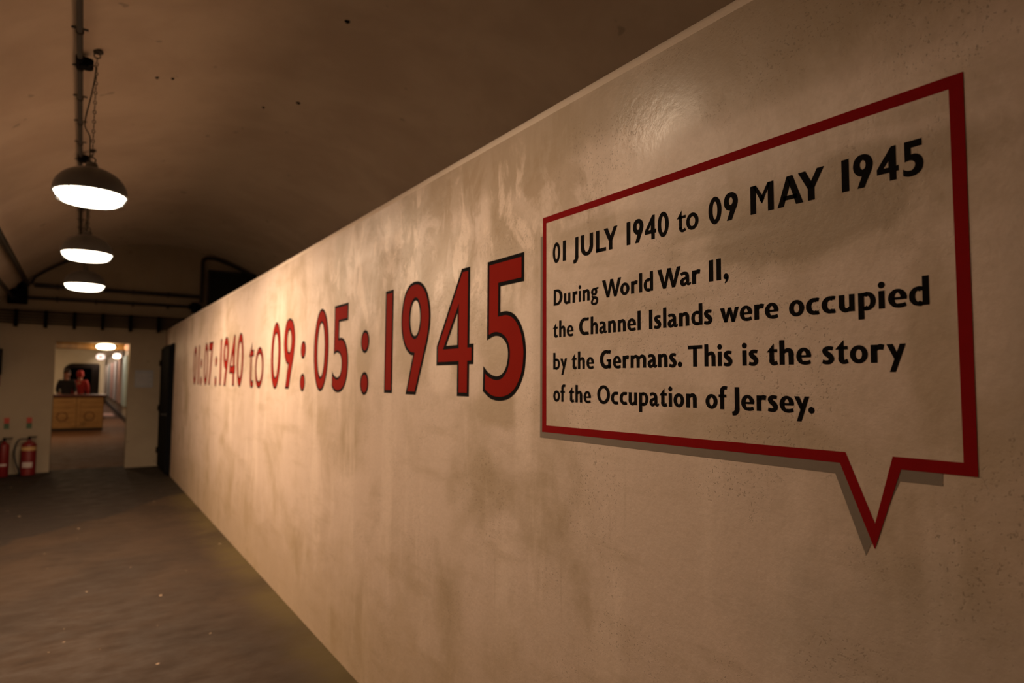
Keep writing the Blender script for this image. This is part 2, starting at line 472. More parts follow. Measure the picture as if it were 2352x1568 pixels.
def fill_mesh(name, contours):
    """flat fill of nested contours (even-odd) as a mesh in local (u, v)"""
    cu = bpy.data.curves.new('tmp', 'CURVE'); cu.dimensions = '2D'; cu.fill_mode = 'BOTH'
    for c in contours:
        s = cu.splines.new('POLY'); s.points.add(len(c) - 1); s.use_cyclic_u = True
        for q, p in zip(s.points, c): q.co = (p[0], p[1], 0, 1)
    ob = bpy.data.objects.new('tmp', cu)
    COL.objects.link(ob)
    dg = bpy.context.evaluated_depsgraph_get()
    me = bpy.data.meshes.new_from_object(ob.evaluated_get(dg))
    bpy.data.objects.remove(ob); bpy.data.curves.remove(cu)
    # reading direction on the wall: local x -> -Y, local y -> Z
    for v in me.vertices: v.co = (0, -v.co.x, v.co.y)
    me.name = name
    return me
def ell(cx, cy, rx, ry, n=40, p=2.0):
    out = []
    for i in range(n):
        a = 2 * math.pi * i / n; c, s = math.cos(a), math.sin(a)
        out.append((cx + rx * math.copysign(abs(c) ** (2 / p), c), cy + ry * math.copysign(abs(s) ** (2 / p), s)))
    return out

# --- big outlined date: contours in units of the cap height
NINE = ([(0.119, -0.005, 1), (0.265, 0.348, 1), (0.195, 0.362), (0.098, 0.425), (0.028, 0.532), (0.0, 0.668), (0.017, 0.802), (0.075, 0.925), (0.175, 0.998), (0.305, 1.015), (0.427, 0.985), (0.529, 0.904), (0.590, 0.783), (0.608, 0.668), (0.590, 0.549), (0.545, 0.430), (0.435, 0.206), (0.335, -0.005, 1)], [('e', 0.300, 0.682, 0.102, 0.160)])
FOUR = ([(0.418, 1.008, 1), (0.549, 1.008, 1), (0.549, 0.406, 1), (0.613, 0.406, 1), (0.613, 0.248, 1), (0.549, 0.248, 1), (0.549, 0.0, 1), (0.360, 0.0, 1), (0.360, 0.248, 1), (0.0, 0.248, 1), (0.0, 0.409, 1)], [[(0.356, 0.665, 1), (0.356, 0.406, 1), (0.170, 0.406, 1)]])
FIVE = ([(0.051, 1.001, 1), (0.526, 1.001, 1), (0.526, 0.800, 1), (0.231, 0.800, 1), (0.231, 0.612, 1), (0.316, 0.613), (0.405, 0.586), (0.479, 0.524), (0.530, 0.440), (0.552, 0.350), (0.553, 0.280), (0.538, 0.190), (0.496, 0.108), (0.424, 0.035), (0.325, -0.008), (0.208, -0.020), (0.099, -0.004), (0.0, 0.045, 1), (0.004, 0.232, 1), (0.068, 0.187), (0.151, 0.159), (0.231, 0.160), (0.296, 0.199), (0.330, 0.270), (0.330, 0.345), (0.293, 0.403), (0.227, 0.437), (0.147, 0.444), (0.053, 0.420, 1)], [])
ZERO = ([('e', 0.300, 0.5, 0.300, 0.517)], [('e', 0.300, 0.5, 0.142, 0.335)])
ONE = ([(0.0, 0.0, 1), (0.195, 0.0, 1), (0.195, 1.0, 1), (0.0, 1.0, 1)], [])
SEVEN = ([(0.0, 1.0, 1), (0.60, 1.0, 1), (0.27, 0.0, 1), (0.06, 0.0, 1), (0.345, 0.80, 1), (0.0, 0.80, 1)], [])
DOT = ([('e', 0.12, 0.0, 0.12, 0.122)], [])
OH = ([('e', 0.31, 0.33, 0.31, 0.35)], [('e', 0.31, 0.33, 0.195, 0.228)])
TEE = ([(0.0, 0.55, 1), (0.23, 0.80, 1), (0.23, 0.65, 1), (0.38, 0.65, 1), (0.38, 0.53, 1), (0.23, 0.53, 1), (0.23, 0.19), (0.25, 0.125), (0.31, 0.105), (0.39, 0.13, 1), (0.39, 0.01, 1), (0.29, -0.02), (0.17, 0.0), (0.11, 0.09), (0.105, 0.19), (0.105, 0.53, 1), (0.0, 0.53, 1)], [])
def contour(c):
    if isinstance(c, list) and len(c) == 1 and c[0][0] == 'e': return ell(*c[0][1:], n=48)
    if isinstance(c, tuple) and c[0] == 'e': return ell(*c[1:], n=48)
    return catmull(c)
def ccw(p, want=True):
    return p if (area(p) > 0) == want else p[::-1]
CAP, BASE = 0.505, 1.494
EDGE = 0.029
cache = {}
def numeral(glyph, key, uc, width, base=BASE, name='numeral'):
    """black painted outline with a red fill on top"""
    if key not in cache:
        outer = ccw(contour(glyph[0])); holes = [ccw(contour(h)) for h in glyph[1]]
        rin = [inset(outer, EDGE)] + [inset(h, -EDGE) for h in holes]
        sc = lambda cs: [[(x * CAP, y * CAP) for x, y in c] for c in cs]
        cache[key] = (fill_mesh(name, sc([outer] + holes)), fill_mesh('numeral_fill', sc(rin)))
        cache[key][0].materials.append(M['blackpaint']); cache[key][1].materials.append(M['numred'])
    a, b = cache[key]
    o = bpy.data.objects.new(name, a); COL.objects.link(o); o.parent = part
    o.location = W(uc - width / 2, base, 0.0008)
    q = bpy.data.objects.new('numeral_fill', b); COL.objects.link(q); q.parent = o; q.location = (-0.0006, 0, 0)
    q['label'] = 'red paint inside the black outline'
    return o
Z = {'0': (ZERO, 0.303), '1': (ONE, 0.0985), '4': (FOUR, 0.3096), '5': (FIVE, 0.279), '9': (NINE, 0.307), '7': (SEVEN, 0.303)}
for ch, uc in (('5', -1.926), ('4', -2.293), ('9', -2.664), ('1', -2.963), ('5', -3.680), ('0', -4.044), ('9', -4.797), ('0', -5.186),
               ('0', -6.545), ('4', -6.925), ('9', -7.275), ('1', -7.570), ('7', -8.235), ('0', -8.570), ('1', -9.150), ('0', -9.480)):
    numeral(Z[ch][0], ch, uc, Z[ch][1])
for uc in (-3.283, -4.4375, -7.865, -8.93):
    numeral(DOT, 'dot', uc, 0.1212, 1.762, 'colon_dot'); numeral(DOT, 'dot', uc, 0.1212, 1.539, 'colon_dot')
numeral(OH, 'oh', -5.737, 0.313, name='letter'); numeral(TEE, 'tee', -6.045, 0.202, name='letter')

# --- speech bubble
outer = [(-1.691, 2.094), (-1.691, 1.391), (-0.704, 1.397), (-0.641, 1.243), (-0.590, 1.397), (-0.468, 1.398), (-0.468, 2.094)]
inner = [(-1.672, 2.073), (-1.668, 1.413), (-0.692, 1.419), (-0.639, 1.291), (-0.604, 1.419), (-0.489, 1.420), (-0.491, 2.071)]
me = fill_mesh('speech_bubble', [outer, inner]); me.materials.append(M['redpaint'])
bub = bpy.data.objects.new('speech_bubble', me); COL.objects.link(bub); bub.parent = part; bub.location = (PX - 0.0010, 0, 0)
bub['label'] = 'dark red painted speech bubble outline with a tail pointing down'
sh = [(-1.7045, 2.033), (-1.703, 1.372), (-0.714, 1.375), (-0.658, 1.228), (-0.593, 1.375), (-0.522, 1.376), (-0.521, 1.41), (-1.68, 1.41), (-1.68, 2.033)]
me = fill_mesh('bubble_shadow', [sh]); me.materials.append(M['greypaint'])
q = bpy.data.objects.new('bubble_shadow', me); COL.objects.link(q); q.parent = part; q.location = (PX - 0.0005, 0, 0)
q['label'] = 'grey painted drop shadow under the red speech bubble'
# the grey stays out of the inside of the tail: repaint of wall colour inside the bubble
me = fill_mesh('bubble_ground', [[(-1.675, 2.075), (-1.672, 1.411), (-0.694, 1.417), (-0.639, 1.289), (-0.602, 1.417), (-0.486, 1.418), (-0.488, 2.073)]])
me.materials.append(M['partition'])
q = bpy.data.objects.new('bubble_ground', me); COL.objects.link(q); q.parent = part; q.location = (PX - 0.0007, 0, 0)

# --- lettering font (cap height 1), pieces may overlap inside a glyph: same paint, same plane
def rect(x0, y0, x1, y1): return [(x0, y0), (x1, y0), (x1, y1), (x0, y1)]
def rib(pts, seg=7):
    """brush stroke: centre points (x, y, width), smoothed, returned as quads"""
    P = [(p[0], p[1], p[2] * 1.10) for p in pts]; n = len(P); sm = []
    for i in range(n - 1):
        p0, p1, p2, p3 = P[max(i - 1, 0)], P[i], P[i + 1], P[min(i + 2, n - 1)]
        for k in range(seg + (1 if i == n - 2 else 0)):
            t = k / seg
            sm.append(tuple(0.5 * (2 * p1[j] + (p2[j] - p0[j]) * t + (2 * p0[j] - 5 * p1[j] + 4 * p2[j] - p3[j]) * t * t + (3 * p1[j] - p0[j] - 3 * p2[j] + p3[j]) * t ** 3) for j in range(3)))
    Lp, Rp = [], []
    for i, (x, y, w_) in enumerate(sm):
        a = Vector(sm[max(i - 1, 0)][:2]); b = Vector(sm[min(i + 1, len(sm) - 1)][:2]); d = (b - a).normalized()
        Lp.append((x - d.y * w_ / 2, y + d.x * w_ / 2)); Rp.append((x + d.y * w_ / 2, y - d.x * w_ / 2))
    return [[Lp[i], Rp[i], Rp[i + 1], Lp[i + 1]] for i in range(len(sm) - 1)]
def arc(cx, cy, rx, ry, ix, iy, a0, a1, n=26, dx=0, dy=0):
    """band between an outer and an inner ellipse from angle a0 to a1 (degrees)"""
    if ix > 0: ix -= 0.030; iy -= 0.026          # brush weight
    q = []
    for i in range(n):
        t0 = math.radians(a0 + (a1 - a0) * i / n); t1 = math.radians(a0 + (a1 - a0) * (i + 1) / n)
        q.append([(cx + rx * math.cos(t0), cy + ry * math.sin(t0)), (cx + rx * math.cos(t1), cy + ry * math.sin(t1)),
                  (cx + dx + ix * math.cos(t1), cy + dy + iy * math.sin(t1)), (cx + dx + ix * math.cos(t0), cy + dy + iy * math.sin(t0))])
    return q
def fillc(outer, holes=()): return ('fill', [outer] + list(holes))
s_ = 0.225; XH = 0.66
def bowl(cx, w_, y0=0.0, y1=XH): return arc(cx, (y0 + y1) / 2, w_, (y1 - y0) / 2 + 0.012, w_ - 0.185, (y1 - y0) / 2 - 0.12, 0, 360)
G = {}
G['o'] = (0.67, [bowl(0.335, 0.335)])
G['O'] = (1.04, [arc(0.52, 0.5, 0.52, 0.52, 0.315, 0.365, 0, 360, 40)])
G['c'] = (0.55, [arc(0.345, XH / 2, 0.345, 0.342, 0.155, 0.205, 58, 302, dx=0.01), rib([(0.40, 0.59, 0.14), (0.475, 0.595, 0.14), (0.545, 0.575, 0.14)]), rib([(0.40, 0.07, 0.14), (0.475, 0.065, 0.14), (0.545, 0.085, 0.14)])])
G['e'] = (0.63, [arc(0.325, XH / 2, 0.325, 0.342, 0.135, 0.225, 0, 285, dx=0.0), [[(0.14, 0.275), (0.635, 0.275), (0.64, 0.37), (0.14, 0.37)]], rib([(0.33, 0.06, 0.145), (0.47, 0.062, 0.14), (0.61, 0.10, 0.13)])])
G['l'] = (s_, [[rect(0, 0, s_, 1.02)]])
G['I'] = (0.235, [[rect(0, 0, 0.235, 1)]])
G['i'] = (0.235, [[rect(0.01, 0, 0.225, XH)], arc(0.118, 0.87, 0.125, 0.125, 0.0, 0.0, 0, 360, 16)])
G['.'] = (0.27, [arc(0.135, 0.12, 0.135, 0.135, 0.0, 0.0, 0, 360, 18)])
G[','] = (0.29, [arc(0.145, 0.13, 0.14, 0.14, 0.0, 0.0, 0, 360, 18), rib([(0.20, 0.10, 0.16), (0.20, 0.0, 0.13), (0.15, -0.10, 0.08), (0.08, -0.17, 0.04)])])
def shoulder(x, w_):   # n-arch from stem at x to a right leg ending at x+w_
    return [rib([(x + 0.04, 0.50, 0.10), (x + 0.16, 0.585, 0.15), (x + 0.29, 0.585, 0.17), (x + w_ - 0.125, 0.50, 0.20), (x + w_ - s_ / 2, 0.38, s_)]), [rect(x + w_ - s_, 0, x + w_, 0.385)]]
G['n'] = (0.63, [[rect(0, 0, s_, XH)]] + shoulder(0.15, 0.48))
G['h'] = (0.63, [[rect(0, 0, s_, 1.02)]] + shoulder(0.15, 0.48))
G['m'] = (1.12, [[rect(0, 0, s_, XH)]] + shoulder(0.15, 0.515) + shoulder(0.605, 0.515))
G['u'] = (0.62, [[rect(0.405, 0, 0.62, XH)], [rect(0, 0.27, s_, XH)], rib([(s_ / 2, 0.28, s_), (0.13, 0.16, 0.20), (0.24, 0.065, 0.165), (0.36, 0.075, 0.14), (0.44, 0.16, 0.10)])])
G['r'] = (0.47, [[rect(0, 0, s_, XH)], rib([(0.14, 0.44, 0.10), (0.23, 0.545, 0.16), (0.33, 0.575, 0.19), (0.45, 0.555, 0.175)])])
G['d'] = (0.66, [[rect(0.445, 0, 0.66, 1.02)], arc(0.30, XH / 2, 0.30, 0.342, 0.125, 0.215, 55, 305), rib([(0.46, 0.10, 0.10), (0.40, 0.055, 0.14), (0.30, 0.055, 0.13)]), rib([(0.30, 0.61, 0.13), (0.40, 0.60, 0.13), (0.47, 0.57, 0.12)])])
G['b'] = (0.66, [[rect(0, 0, s_, 1.02)], arc(0.36, XH / 2, 0.30, 0.342, 0.125, 0.215, -125, 125), rib([(0.19, 0.07, 0.12), (0.27, 0.052, 0.13), (0.36, 0.052, 0.13)]), rib([(0.18, 0.55, 0.10), (0.27, 0.60, 0.13), (0.36, 0.61, 0.13)])])
G['p'] = (0.66, [[rect(0, -0.34, s_, XH)], arc(0.36, XH / 2, 0.30, 0.342, 0.125, 0.215, -125, 125), rib([(0.19, 0.09, 0.10), (0.27, 0.052, 0.13), (0.36, 0.052, 0.13)]), rib([(0.18, 0.55, 0.10), (0.27, 0.60, 0.13), (0.36, 0.61, 0.13)])])
G['s'] = (0.49, [rib([(0.435, 0.578, 0.135), (0.33, 0.602, 0.14), (0.20, 0.592, 0.155), (0.115, 0.51, 0.19), (0.18, 0.405, 0.205), (0.31, 0.30, 0.205), (0.375, 0.19, 0.195), (0.31, 0.082, 0.165), (0.17, 0.056, 0.14), (0.02, 0.095, 0.14)])])
G['t'] = (0.52, [[rect(0.13, 0.20, 0.345, XH)], [[(0.0, 0.535), (0.345, 0.535), (0.345, 0.60), (0.345, 0.90)]], [rect(0.30, 0.53, 0.50, XH)], rib([(0.2375, 0.22, s_), (0.245, 0.14, 0.21), (0.30, 0.075, 0.17), (0.39, 0.062, 0.145), (0.50, 0.10, 0.15)])])
G['f'] = (0.46, [[rect(0.08, 0, 0.295, 0.78)], [rect(0.0, 0.53, 0.42, XH)], rib([(0.1875, 0.76, 0.215), (0.20, 0.87, 0.20), (0.28, 0.95, 0.17), (0.38, 0.963, 0.145), (0.46, 0.945, 0.145)])])
G['a'] = (0.64, [[rect(0.335, 0.14, 0.535, 0.44)], rib([(0.045, 0.555, 0.13), (0.14, 0.60, 0.14), (0.27, 0.605, 0.14), (0.385, 0.55, 0.18), (0.435, 0.42, 0.20)]),
               rib([(0.40, 0.375, 0.11), (0.27, 0.345, 0.12), (0.13, 0.27, 0.17), (0.105, 0.17, 0.20), (0.16, 0.07, 0.165), (0.25, 0.055, 0.13), (0.36, 0.12, 0.12)]),
               rib([(0.42, 0.16, 0.17), (0.47, 0.07, 0.15), (0.55, 0.055, 0.11), (0.63, 0.12, 0.07)])])
G['g'] = (0.66, [arc(0.27, 0.45, 0.27, 0.225, 0.105, 0.115, 0, 360, 22), [[(0.30, 0.675), (0.63, 0.70), (0.63, 0.60), (0.42, 0.56)]],
               rib([(0.11, 0.27, 0.09), (0.10, 0.20, 0.10), (0.17, 0.145, 0.12), (0.32, 0.115, 0.15), (0.47, 0.065, 0.17), (0.53, -0.06, 0.17), (0.47, -0.19, 0.15), (0.28, -0.245, 0.125), (0.11, -0.20, 0.14), (0.075, -0.11, 0.15), (0.14, 0.0, 0.13), (0.25, 0.10, 0.12)])])
G['y'] = (0.66, [[[(0.0, XH), (0.225, XH), (0.42, 0.20), (0.32, 0.0)]], [[(0.455, XH), (0.66, XH), (0.30, -0.34), (0.095, -0.34)]]])
G['w'] = (1.02, [[[(0.0, XH), (0.23, XH), (0.39, 0.0), (0.225, 0.0)]], [[(0.225, 0.0), (0.39, 0.0), (0.60, XH), (0.435, XH)]], [[(0.43, XH), (0.605, XH), (0.80, 0.0), (0.635, 0.0)]], [[(0.635, 0.0), (0.80, 0.0), (1.02, XH), (0.81, XH)]]])
G['W'] = (1.53, [[[(0.0, 1.0), (0.27, 1.0), (0.575, 0.0), (0.375, 0.0)]], [[(0.375, 0.0), (0.575, 0.0), (0.88, 1.0), (0.67, 1.0)]], [[(0.65, 1.0), (0.89, 1.0), (1.165, 0.0), (0.965, 0.0)]], [[(0.965, 0.0), (1.165, 0.0), (1.53, 1.0), (1.28, 1.0)]]])
G['T'] = (0.86, [[rect(0, 0.83, 0.86, 1.0)], [rect(0.31, 0, 0.545, 0.9)]])
G['D'] = (0.88, [[rect(0, 0, 0.24, 1)], arc(0.34, 0.5, 0.54, 0.5, 0.30, 0.345, -90, 90, 26), [rect(0.20, 0, 0.345, 0.155), rect(0.20, 0.845, 0.345, 1.0)]])
G['C'] = (0.84, [arc(0.52, 0.5, 0.52, 0.52, 0.285, 0.355, 62, 298, 34, dx=0.02), rib([(0.70, 0.925, 0.16), (0.78, 0.915, 0.17), (0.84, 0.89, 0.19)]), rib([(0.70, 0.075, 0.16), (0.78, 0.085, 0.17), (0.84, 0.11, 0.19)])])
G['G'] = (0.92, [arc(0.52, 0.5, 0.52, 0.52, 0.285, 0.355, 58, 300, 34, dx=0.02), rib([(0.72, 0.915, 0.16), (0.80, 0.905, 0.17), (0.885, 0.875, 0.19)]), rib([(0.72, 0.07, 0.15), (0.80, 0.075, 0.15), (0.90, 0.115, 0.15)]), [rect(0.68, 0.06, 0.92, 0.50)], [rect(0.56, 0.37, 0.92, 0.50)]])
G['J'] = (0.37, [[rect(0.135, 0.05, 0.37, 1)], rib([(0.2525, 0.08, 0.235), (0.235, -0.04, 0.22), (0.15, -0.14, 0.19), (0.0, -0.17, 0.15)])])
G['U'] = (0.87, [[rect(0, 0.38, 0.235, 1), rect(0.635, 0.38, 0.87, 1)], arc(0.435, 0.39, 0.435, 0.405, 0.20, 0.245, 180, 360, 26)])
G['L'] = (0.68, [[rect(0, 0, 0.235, 1)], [rect(0, 0, 0.68, 0.165)]])
G['Y'] = (0.90, [[[(0.0, 1.0), (0.26, 1.0), (0.565, 0.40), (0.33, 0.40)]], [[(0.66, 1.0), (0.90, 1.0), (0.565, 0.40), (0.36, 0.46)]], [rect(0.335, 0, 0.565, 0.44)]])
G['M'] = (0.92, [[rect(0, 0, 0.225, 1), rect(0.695, 0, 0.92, 1)], [[(0.10, 1.0), (0.225, 1.0), (0.56, 0.47), (0.46, 0.31)]], [[(0.695, 1.0), (0.82, 1.0), (0.46, 0.31), (0.37, 0.45)]]])
G['A'] = (0.93, [[[(0.0, 0.0), (0.225, 0.0), (0.50, 0.78), (0.355, 1.0)]], [[(0.355, 1.0), (0.565, 1.0), (0.93, 0.0), (0.675, 0.0)]], [rect(0.22, 0.20, 0.72, 0.345)]])
for ch, g in (('9', NINE), ('4', FOUR), ('5', FIVE), ('0', ZERO), ('1', ONE)):
    G[ch] = ({'9': 0.608, '4': 0.613, '5': 0.553, '0': 0.6, '1': 0.195}[ch], g)
# bolder counters for the small numerals
G['4'] = (0.613, (FOUR[0][:], [[(0.335, 0.60, 1), (0.335, 0.405, 1), (0.19, 0.405, 1)]]))
G['9'] = (0.608, (NINE[0], [('e', 0.300, 0.69, 0.088, 0.142)]))
G['0'] = (0.6, (ZERO[0], [('e', 0.300, 0.5, 0.112, 0.330)]))
G['1'] = (0.23, ([(0.0, 0.0, 1), (0.23, 0.0, 1), (0.23, 1.0, 1), (0.0, 1.0, 1)], []))
gm = {}
def glyph_mesh(ch):
    if ch in gm: return gm[ch]
    w_, g = G[ch]
    if isinstance(g, tuple):
        me = fill_mesh('letter', [contour(g[0])] + [contour(h) for h in g[1]])
    else:
        vs, fs = [], []
        for piece in g:
            for quad in piece:
                b = len(vs); vs += [(0, -x, y) for x, y in quad]; fs.append(tuple(range(b, b + len(quad))))
        me = bpy.data.meshes.new('letter'); me.from_pydata(vs, [], fs)
        bm = bmesh.new(); bm.from_mesh(me)
        bmesh.ops.remove_doubles(bm, verts=bm.verts, dist=1e-4)
        for f in bm.faces:
            if f.normal.x > 0: f.normal_flip()
        bm.to_mesh(me); bm.free()
    me.materials.append(M['blackpaint'])
    gm[ch] = me
    return me
def letter(ch, u, width, base, cap):
    o = bpy.data.objects.new('letter', glyph_mesh(ch)); COL.objects.link(o); o.parent = bub
    o.location = (-0.0002, -u, base)
    o.scale = (1, width / G[ch][0], cap)
def line(text, base, cap, trim=0.0004):
    for t in text.split(' '):
        ch, u, w_ = t.split('/')
        wd = float(w_) - trim
        nat = G[ch][0] * cap
        wd = 0.5 * wd + 0.5 * nat if abs(wd - nat) / nat < 0.25 else wd
        letter(ch, float(u) + float(w_) / 2 - wd / 2, wd, base, cap)
line('0/-1.6367/.0387 1/-1.5852/.0155 J/-1.5321/.0237 U/-1.4965/.0568 L/-1.4273/.0445 Y/-1.3931/.0588 1/-1.298/.0146 9/-1.2726/.0394 4/-1.2277/.0401 0/-1.181/.038 0/-1.0149/.0375 9/-.9699/.0388 M/-.8974/.0593 A/-.8292/.0603 Y/-.7795/.0575 1/-.6857/.0149 9/-.662/.0374 4/-.6172/.0393 5/-.5701/.0345', 1.9337, 0.0648)
line('D/-1.6317/.0462 u/-1.579/.0327 r/-1.536/.0245 i/-1.5069/.0117 n/-1.4888/.0342 g/-1.4496/.0349 W/-1.4006/.0807 o/-1.325/.0379 r/-1.2827/.0278 l/-1.2507/.0118 d/-1.2335/.0345 W/-1.1838/.0801 a/-1.1069/.0361 r/-1.0689/.028 I/-1.0167/.0138 I/-.9946/.014 ,/-.9745/.0151', 1.7960, 0.0518)
line('t/-1.6357/.0266 h/-1.6025/.0318 e/-1.5647/.033 C/-1.5052/.0454 h/-1.4509/.0322 a/-1.4131/.0337 n/-1.3747/.0318 n/-1.3348/.0320 e/-1.2974/.0340 l/-1.2573/.0119 I/-1.2147/.0122 s/-1.1969/.0262 l/-1.1649/.0116 a/-1.1494/.0347 n/-1.111/.0329 d/-1.0721/.035 s/-1.0333/.0259 w/-.9854/.0529 e/-.9306/.0325 r/-.8928/.0264 e/-.8653/.0331 o/-.8072/.0358 c/-.7684/.0293 c/-.7346/.0297 u/-.6981/.0318 p/-.6595/.0335 i/-.6218/.0129 e/-.6039/.0330 d/-.5671/.0340', 1.6940, 0.0515)
line('b/-1.633/.0352 y/-1.5965/.0342 t/-1.5415/.0262 h/-1.51/.0326 e/-1.4704/.0340 G/-1.4104/.0478 e/-1.3556/.0336 r/-1.3159/.0258 m/-1.2848/.0589 a/-1.2209/.0347 n/-1.1832/.0326 s/-1.1457/.0261 ./-1.1167/.0147 T/-1.0835/.0445 h/-1.0325/.0322 i/-.9942/.0129 s/-.9777/.0261 i/-.926/.0127 s/-.9088/.0255 t/-.8628/.0274 h/-.8318/.0341 e/-.7923/.0328 s/-.7358/.0265 t/-.7078/.0262 o/-.6785/.0349 r/-.639/.0267 y/-.6095/.0348', 1.5922, 0.0520)
line('o/-1.6325/.0359 f/-1.5953/.0248 t/-1.555/.0285 h/-1.522/.0328 e/-1.4841/.0345 O/-1.4222/.0548 c/-1.3638/.0296 c/-1.3284/.0297 u/-1.293/.0332 p/-1.2534/.0348 a/-1.2144/.0335 t/-1.1803/.0277 i/-1.1485/.0125 o/-1.1317/.0349 n/-1.091/.0338 o/-1.0312/.0359 f/-.9926/.0241 J/-.955/.0205 e/-.9307/.0340 r/-.8903/.0255 s/-.8622/.0253 e/-.8335/.0332 y/-.799/.0342 ./-.7677/.0137', 1.4912, 0.0520)
# the lighter "to" of the heading
def light_to():
    g = [[rect(0.12, 0.12, 0.265, XH - 0.02)], [[(0.0, 0.54), (0.255, 0.54), (0.255, 0.60), (0.255, 0.85)]], [rect(0.20, 0.53, 0.47, 0.64)], rib([(0.1925, 0.20, 0.125), (0.20, 0.11, 0.125), (0.27, 0.045, 0.11), (0.36, 0.04, 0.10), (0.46, 0.09, 0.10)])]
    G['light_t'] = (0.47, g); G['light_o'] = (0.62, [arc(0.31, 0.32, 0.31, 0.335, 0.175, 0.215, 0, 360)])
light_to()
letter('light_t', -1.1150, 0.0285, 1.9337, 0.0648); letter('light_o', -1.0847, 0.0388, 1.9337, 0.0648)

# ------------------------------------------------------------------ pendant lamps
def make_lamp():
    root = empty('pendant_lamp', (0, 0, 0))
    r = 0.213
    prof = [(0.0, 0.190)] + [(r * math.sin(a), 0.012 + 0.168 * math.cos(a)) for a in [math.radians(t) for t in range(12, 91, 6)]] + [(r + 0.004, 0.0), (r - 0.004, -0.004), (r - 0.010, 0.010)]
    prof += [((r - 0.010) * math.sin(a), 0.010 + 0.155 * math.cos(a)) for a in [math.radians(t) for t in range(88, 2, -8)]]
    mb = MB().lathe(prof, n=40)
    o = mb.build('lamp_shade', M['shade'], root); shade_auto(o, 50)
    # pressed glass bowl, lit from within
    g = MB().lathe([(0.0, -0.068), (0.06, -0.068), (0.12, -0.065), (0.160, -0.057), (0.188, -0.036), (0.203, -0.003)], n=40)
    shade_auto(g.build('glass_bowl', M['glass'], root))
    # rim clips and wire guard
    gd = MB()
    for k in range(8):
        a = 2 * math.pi * k / 8 + 0.2
        pts = [((0.212) * math.cos(a), 0.212 * math.sin(a), 0.004), (0.207 * math.cos(a), 0.207 * math.sin(a), -0.014), (0.192 * math.cos(a), 0.192 * math.sin(a), -0.045), (0.162 * math.cos(a), 0.162 * math.sin(a), -0.064)]
        gd.tube(pts, 0.0035, 6)
    gd.torus((0, 0, -0.046), 0.190, 0.0035, (1, 0, 0), (0, 1, 0), 36, 6)
    gd.build('wire_guard', M['conduit'], root, True)
    MB().lathe([(0.0, 0.215), (0.030, 0.212), (0.034, 0.200), (0.038, 0.176), (0.05, 0.168)], n=16).build('lamp_cap', M['shade'], root, True)
    MB().torus((0, 0, 0.232), 0.020, 0.004, (1, 0, 0), (0, 0, 1), 14, 6).build('hanging_eye', M['conduit'], root, True)
    return root
LAMPS = [((-0.003, 5.05, 2.775), 'domed dark grey pendant lamp, the nearest and largest of the three in the row'),
         ((-0.008, 7.30, 2.745), 'domed dark grey pendant lamp hanging between the nearest and the farthest of the three'),
         ((-0.018, 9.35, 2.695), 'domed dark grey pendant lamp, the farthest and smallest, just before the pipes'),
         ((0.0, 2.05, 2.83), 'domed pendant lamp overhead, hanging overhead in front of the speech bubble')]
proto = make_lamp()
def suspension(root, p, ztop):
    """chain from the vault hook down to the lamp, and the slack cable"""
    x, y, z = p
    h = ztop - z
    ch = MB(); n = int((h - 0.245) / 0.034)
    for i in range(n + 1):
        zz = 0.262 + (h - 0.262 - 0.03) * i / n
        if i % 2: ch.torus((0, 0, zz), 0.0125, 0.0032, (1, 0, 0), (0, 0, 1), 10, 5, 0.62)
        else: ch.torus((0, 0, zz), 0.0125, 0.0032, (0, 1, 0), (0, 0, 1), 10, 5, 0.62)
        # elongate the links so neighbours interlock
    for k, v in enumerate(ch.v): ch.v[k] = v
    o = MB(); o.v, o.f = ch.v, ch.f
    c = o.build('chain', M['conduit'], root, True)
    cb = MB()
    pts = [(-0.045, 0, h - 0.09), (-0.005, 0.01, h - 0.085), (-0.018, 0.012, h - 0.25), (-0.045, 0.012, h - 0.42), (-0.048, 0.01, h - 0.50), (-0.020, 0.008, h - 0.56), (-0.015, 0.005, 0.32), (-0.012, 0.01, 0.20)]
    sm = []
    for i in range(len(pts) - 1):
        a, b2, c2, d = [Vector(pts[max(0, min(len(pts) - 1, i + k))]) for k in (-1, 0, 1, 2)]
        for k in range(6):
            t = k / 6
            sm.append(0.5 * (2 * b2 + (c2 - a) * t + (2 * a - 5 * b2 + 4 * c2 - d) * t * t + (3 * b2 - a - 3 * c2 + d) * t ** 3))
    sm.append(Vector(pts[-1]))
    cb.tube(sm, 0.0042, 6).build('cable', M['rubber'], root, True)
    hk = MB().torus((0, 0, h - 0.005), 0.018, 0.004, (1, 0, 0), (0, 0, 1), 12, 5)
    hk.lathe([(0.0, h + 0.016), (0.035, h + 0.018), (0.035, h + 0.030), (0.0, h + 0.032)], n=12)
    hk.build('ceiling_hook', M['conduit'], root, True)
def zv(x): return VZ + math.sqrt(VR * VR - (x - VC) ** 2)
for i, (p, lab) in enumerate(LAMPS):
    if i == 0: r_ = proto
    else:
        r_ = proto.copy(); COL.objects.link(r_)
        for c in [c for c in bpy.data.objects if c.parent == proto and c.name.split('.')[0] in ('lamp_shade', 'glass_bowl', 'wire_guard', 'lamp_cap', 'hanging_eye')]:
            d = c.copy(); COL.objects.link(d); d.parent = r_
    r_.location = p
    tag(r_, lab, 'lamp', 'pendant lamps hanging along the tunnel')
for i, (p, lab) in enumerate(LAMPS):
    r_ = [o for o in bpy.data.objects if o.name.startswith('pendant_lamp') and (Vector(o.location) - Vector(p)).length < 1e-3][0]
    suspension(r_, p, zv(p[0]) - 0.03)
for k_, (p, lab) in enumerate(LAMPS):
    lamp('pendant_light', 'AREA', (p[0], p[1], p[2] - 0.09), LAMP_W * (1.0, 0.85, 0.16, 0.23)[k_], shape='DISK', size=0.34)

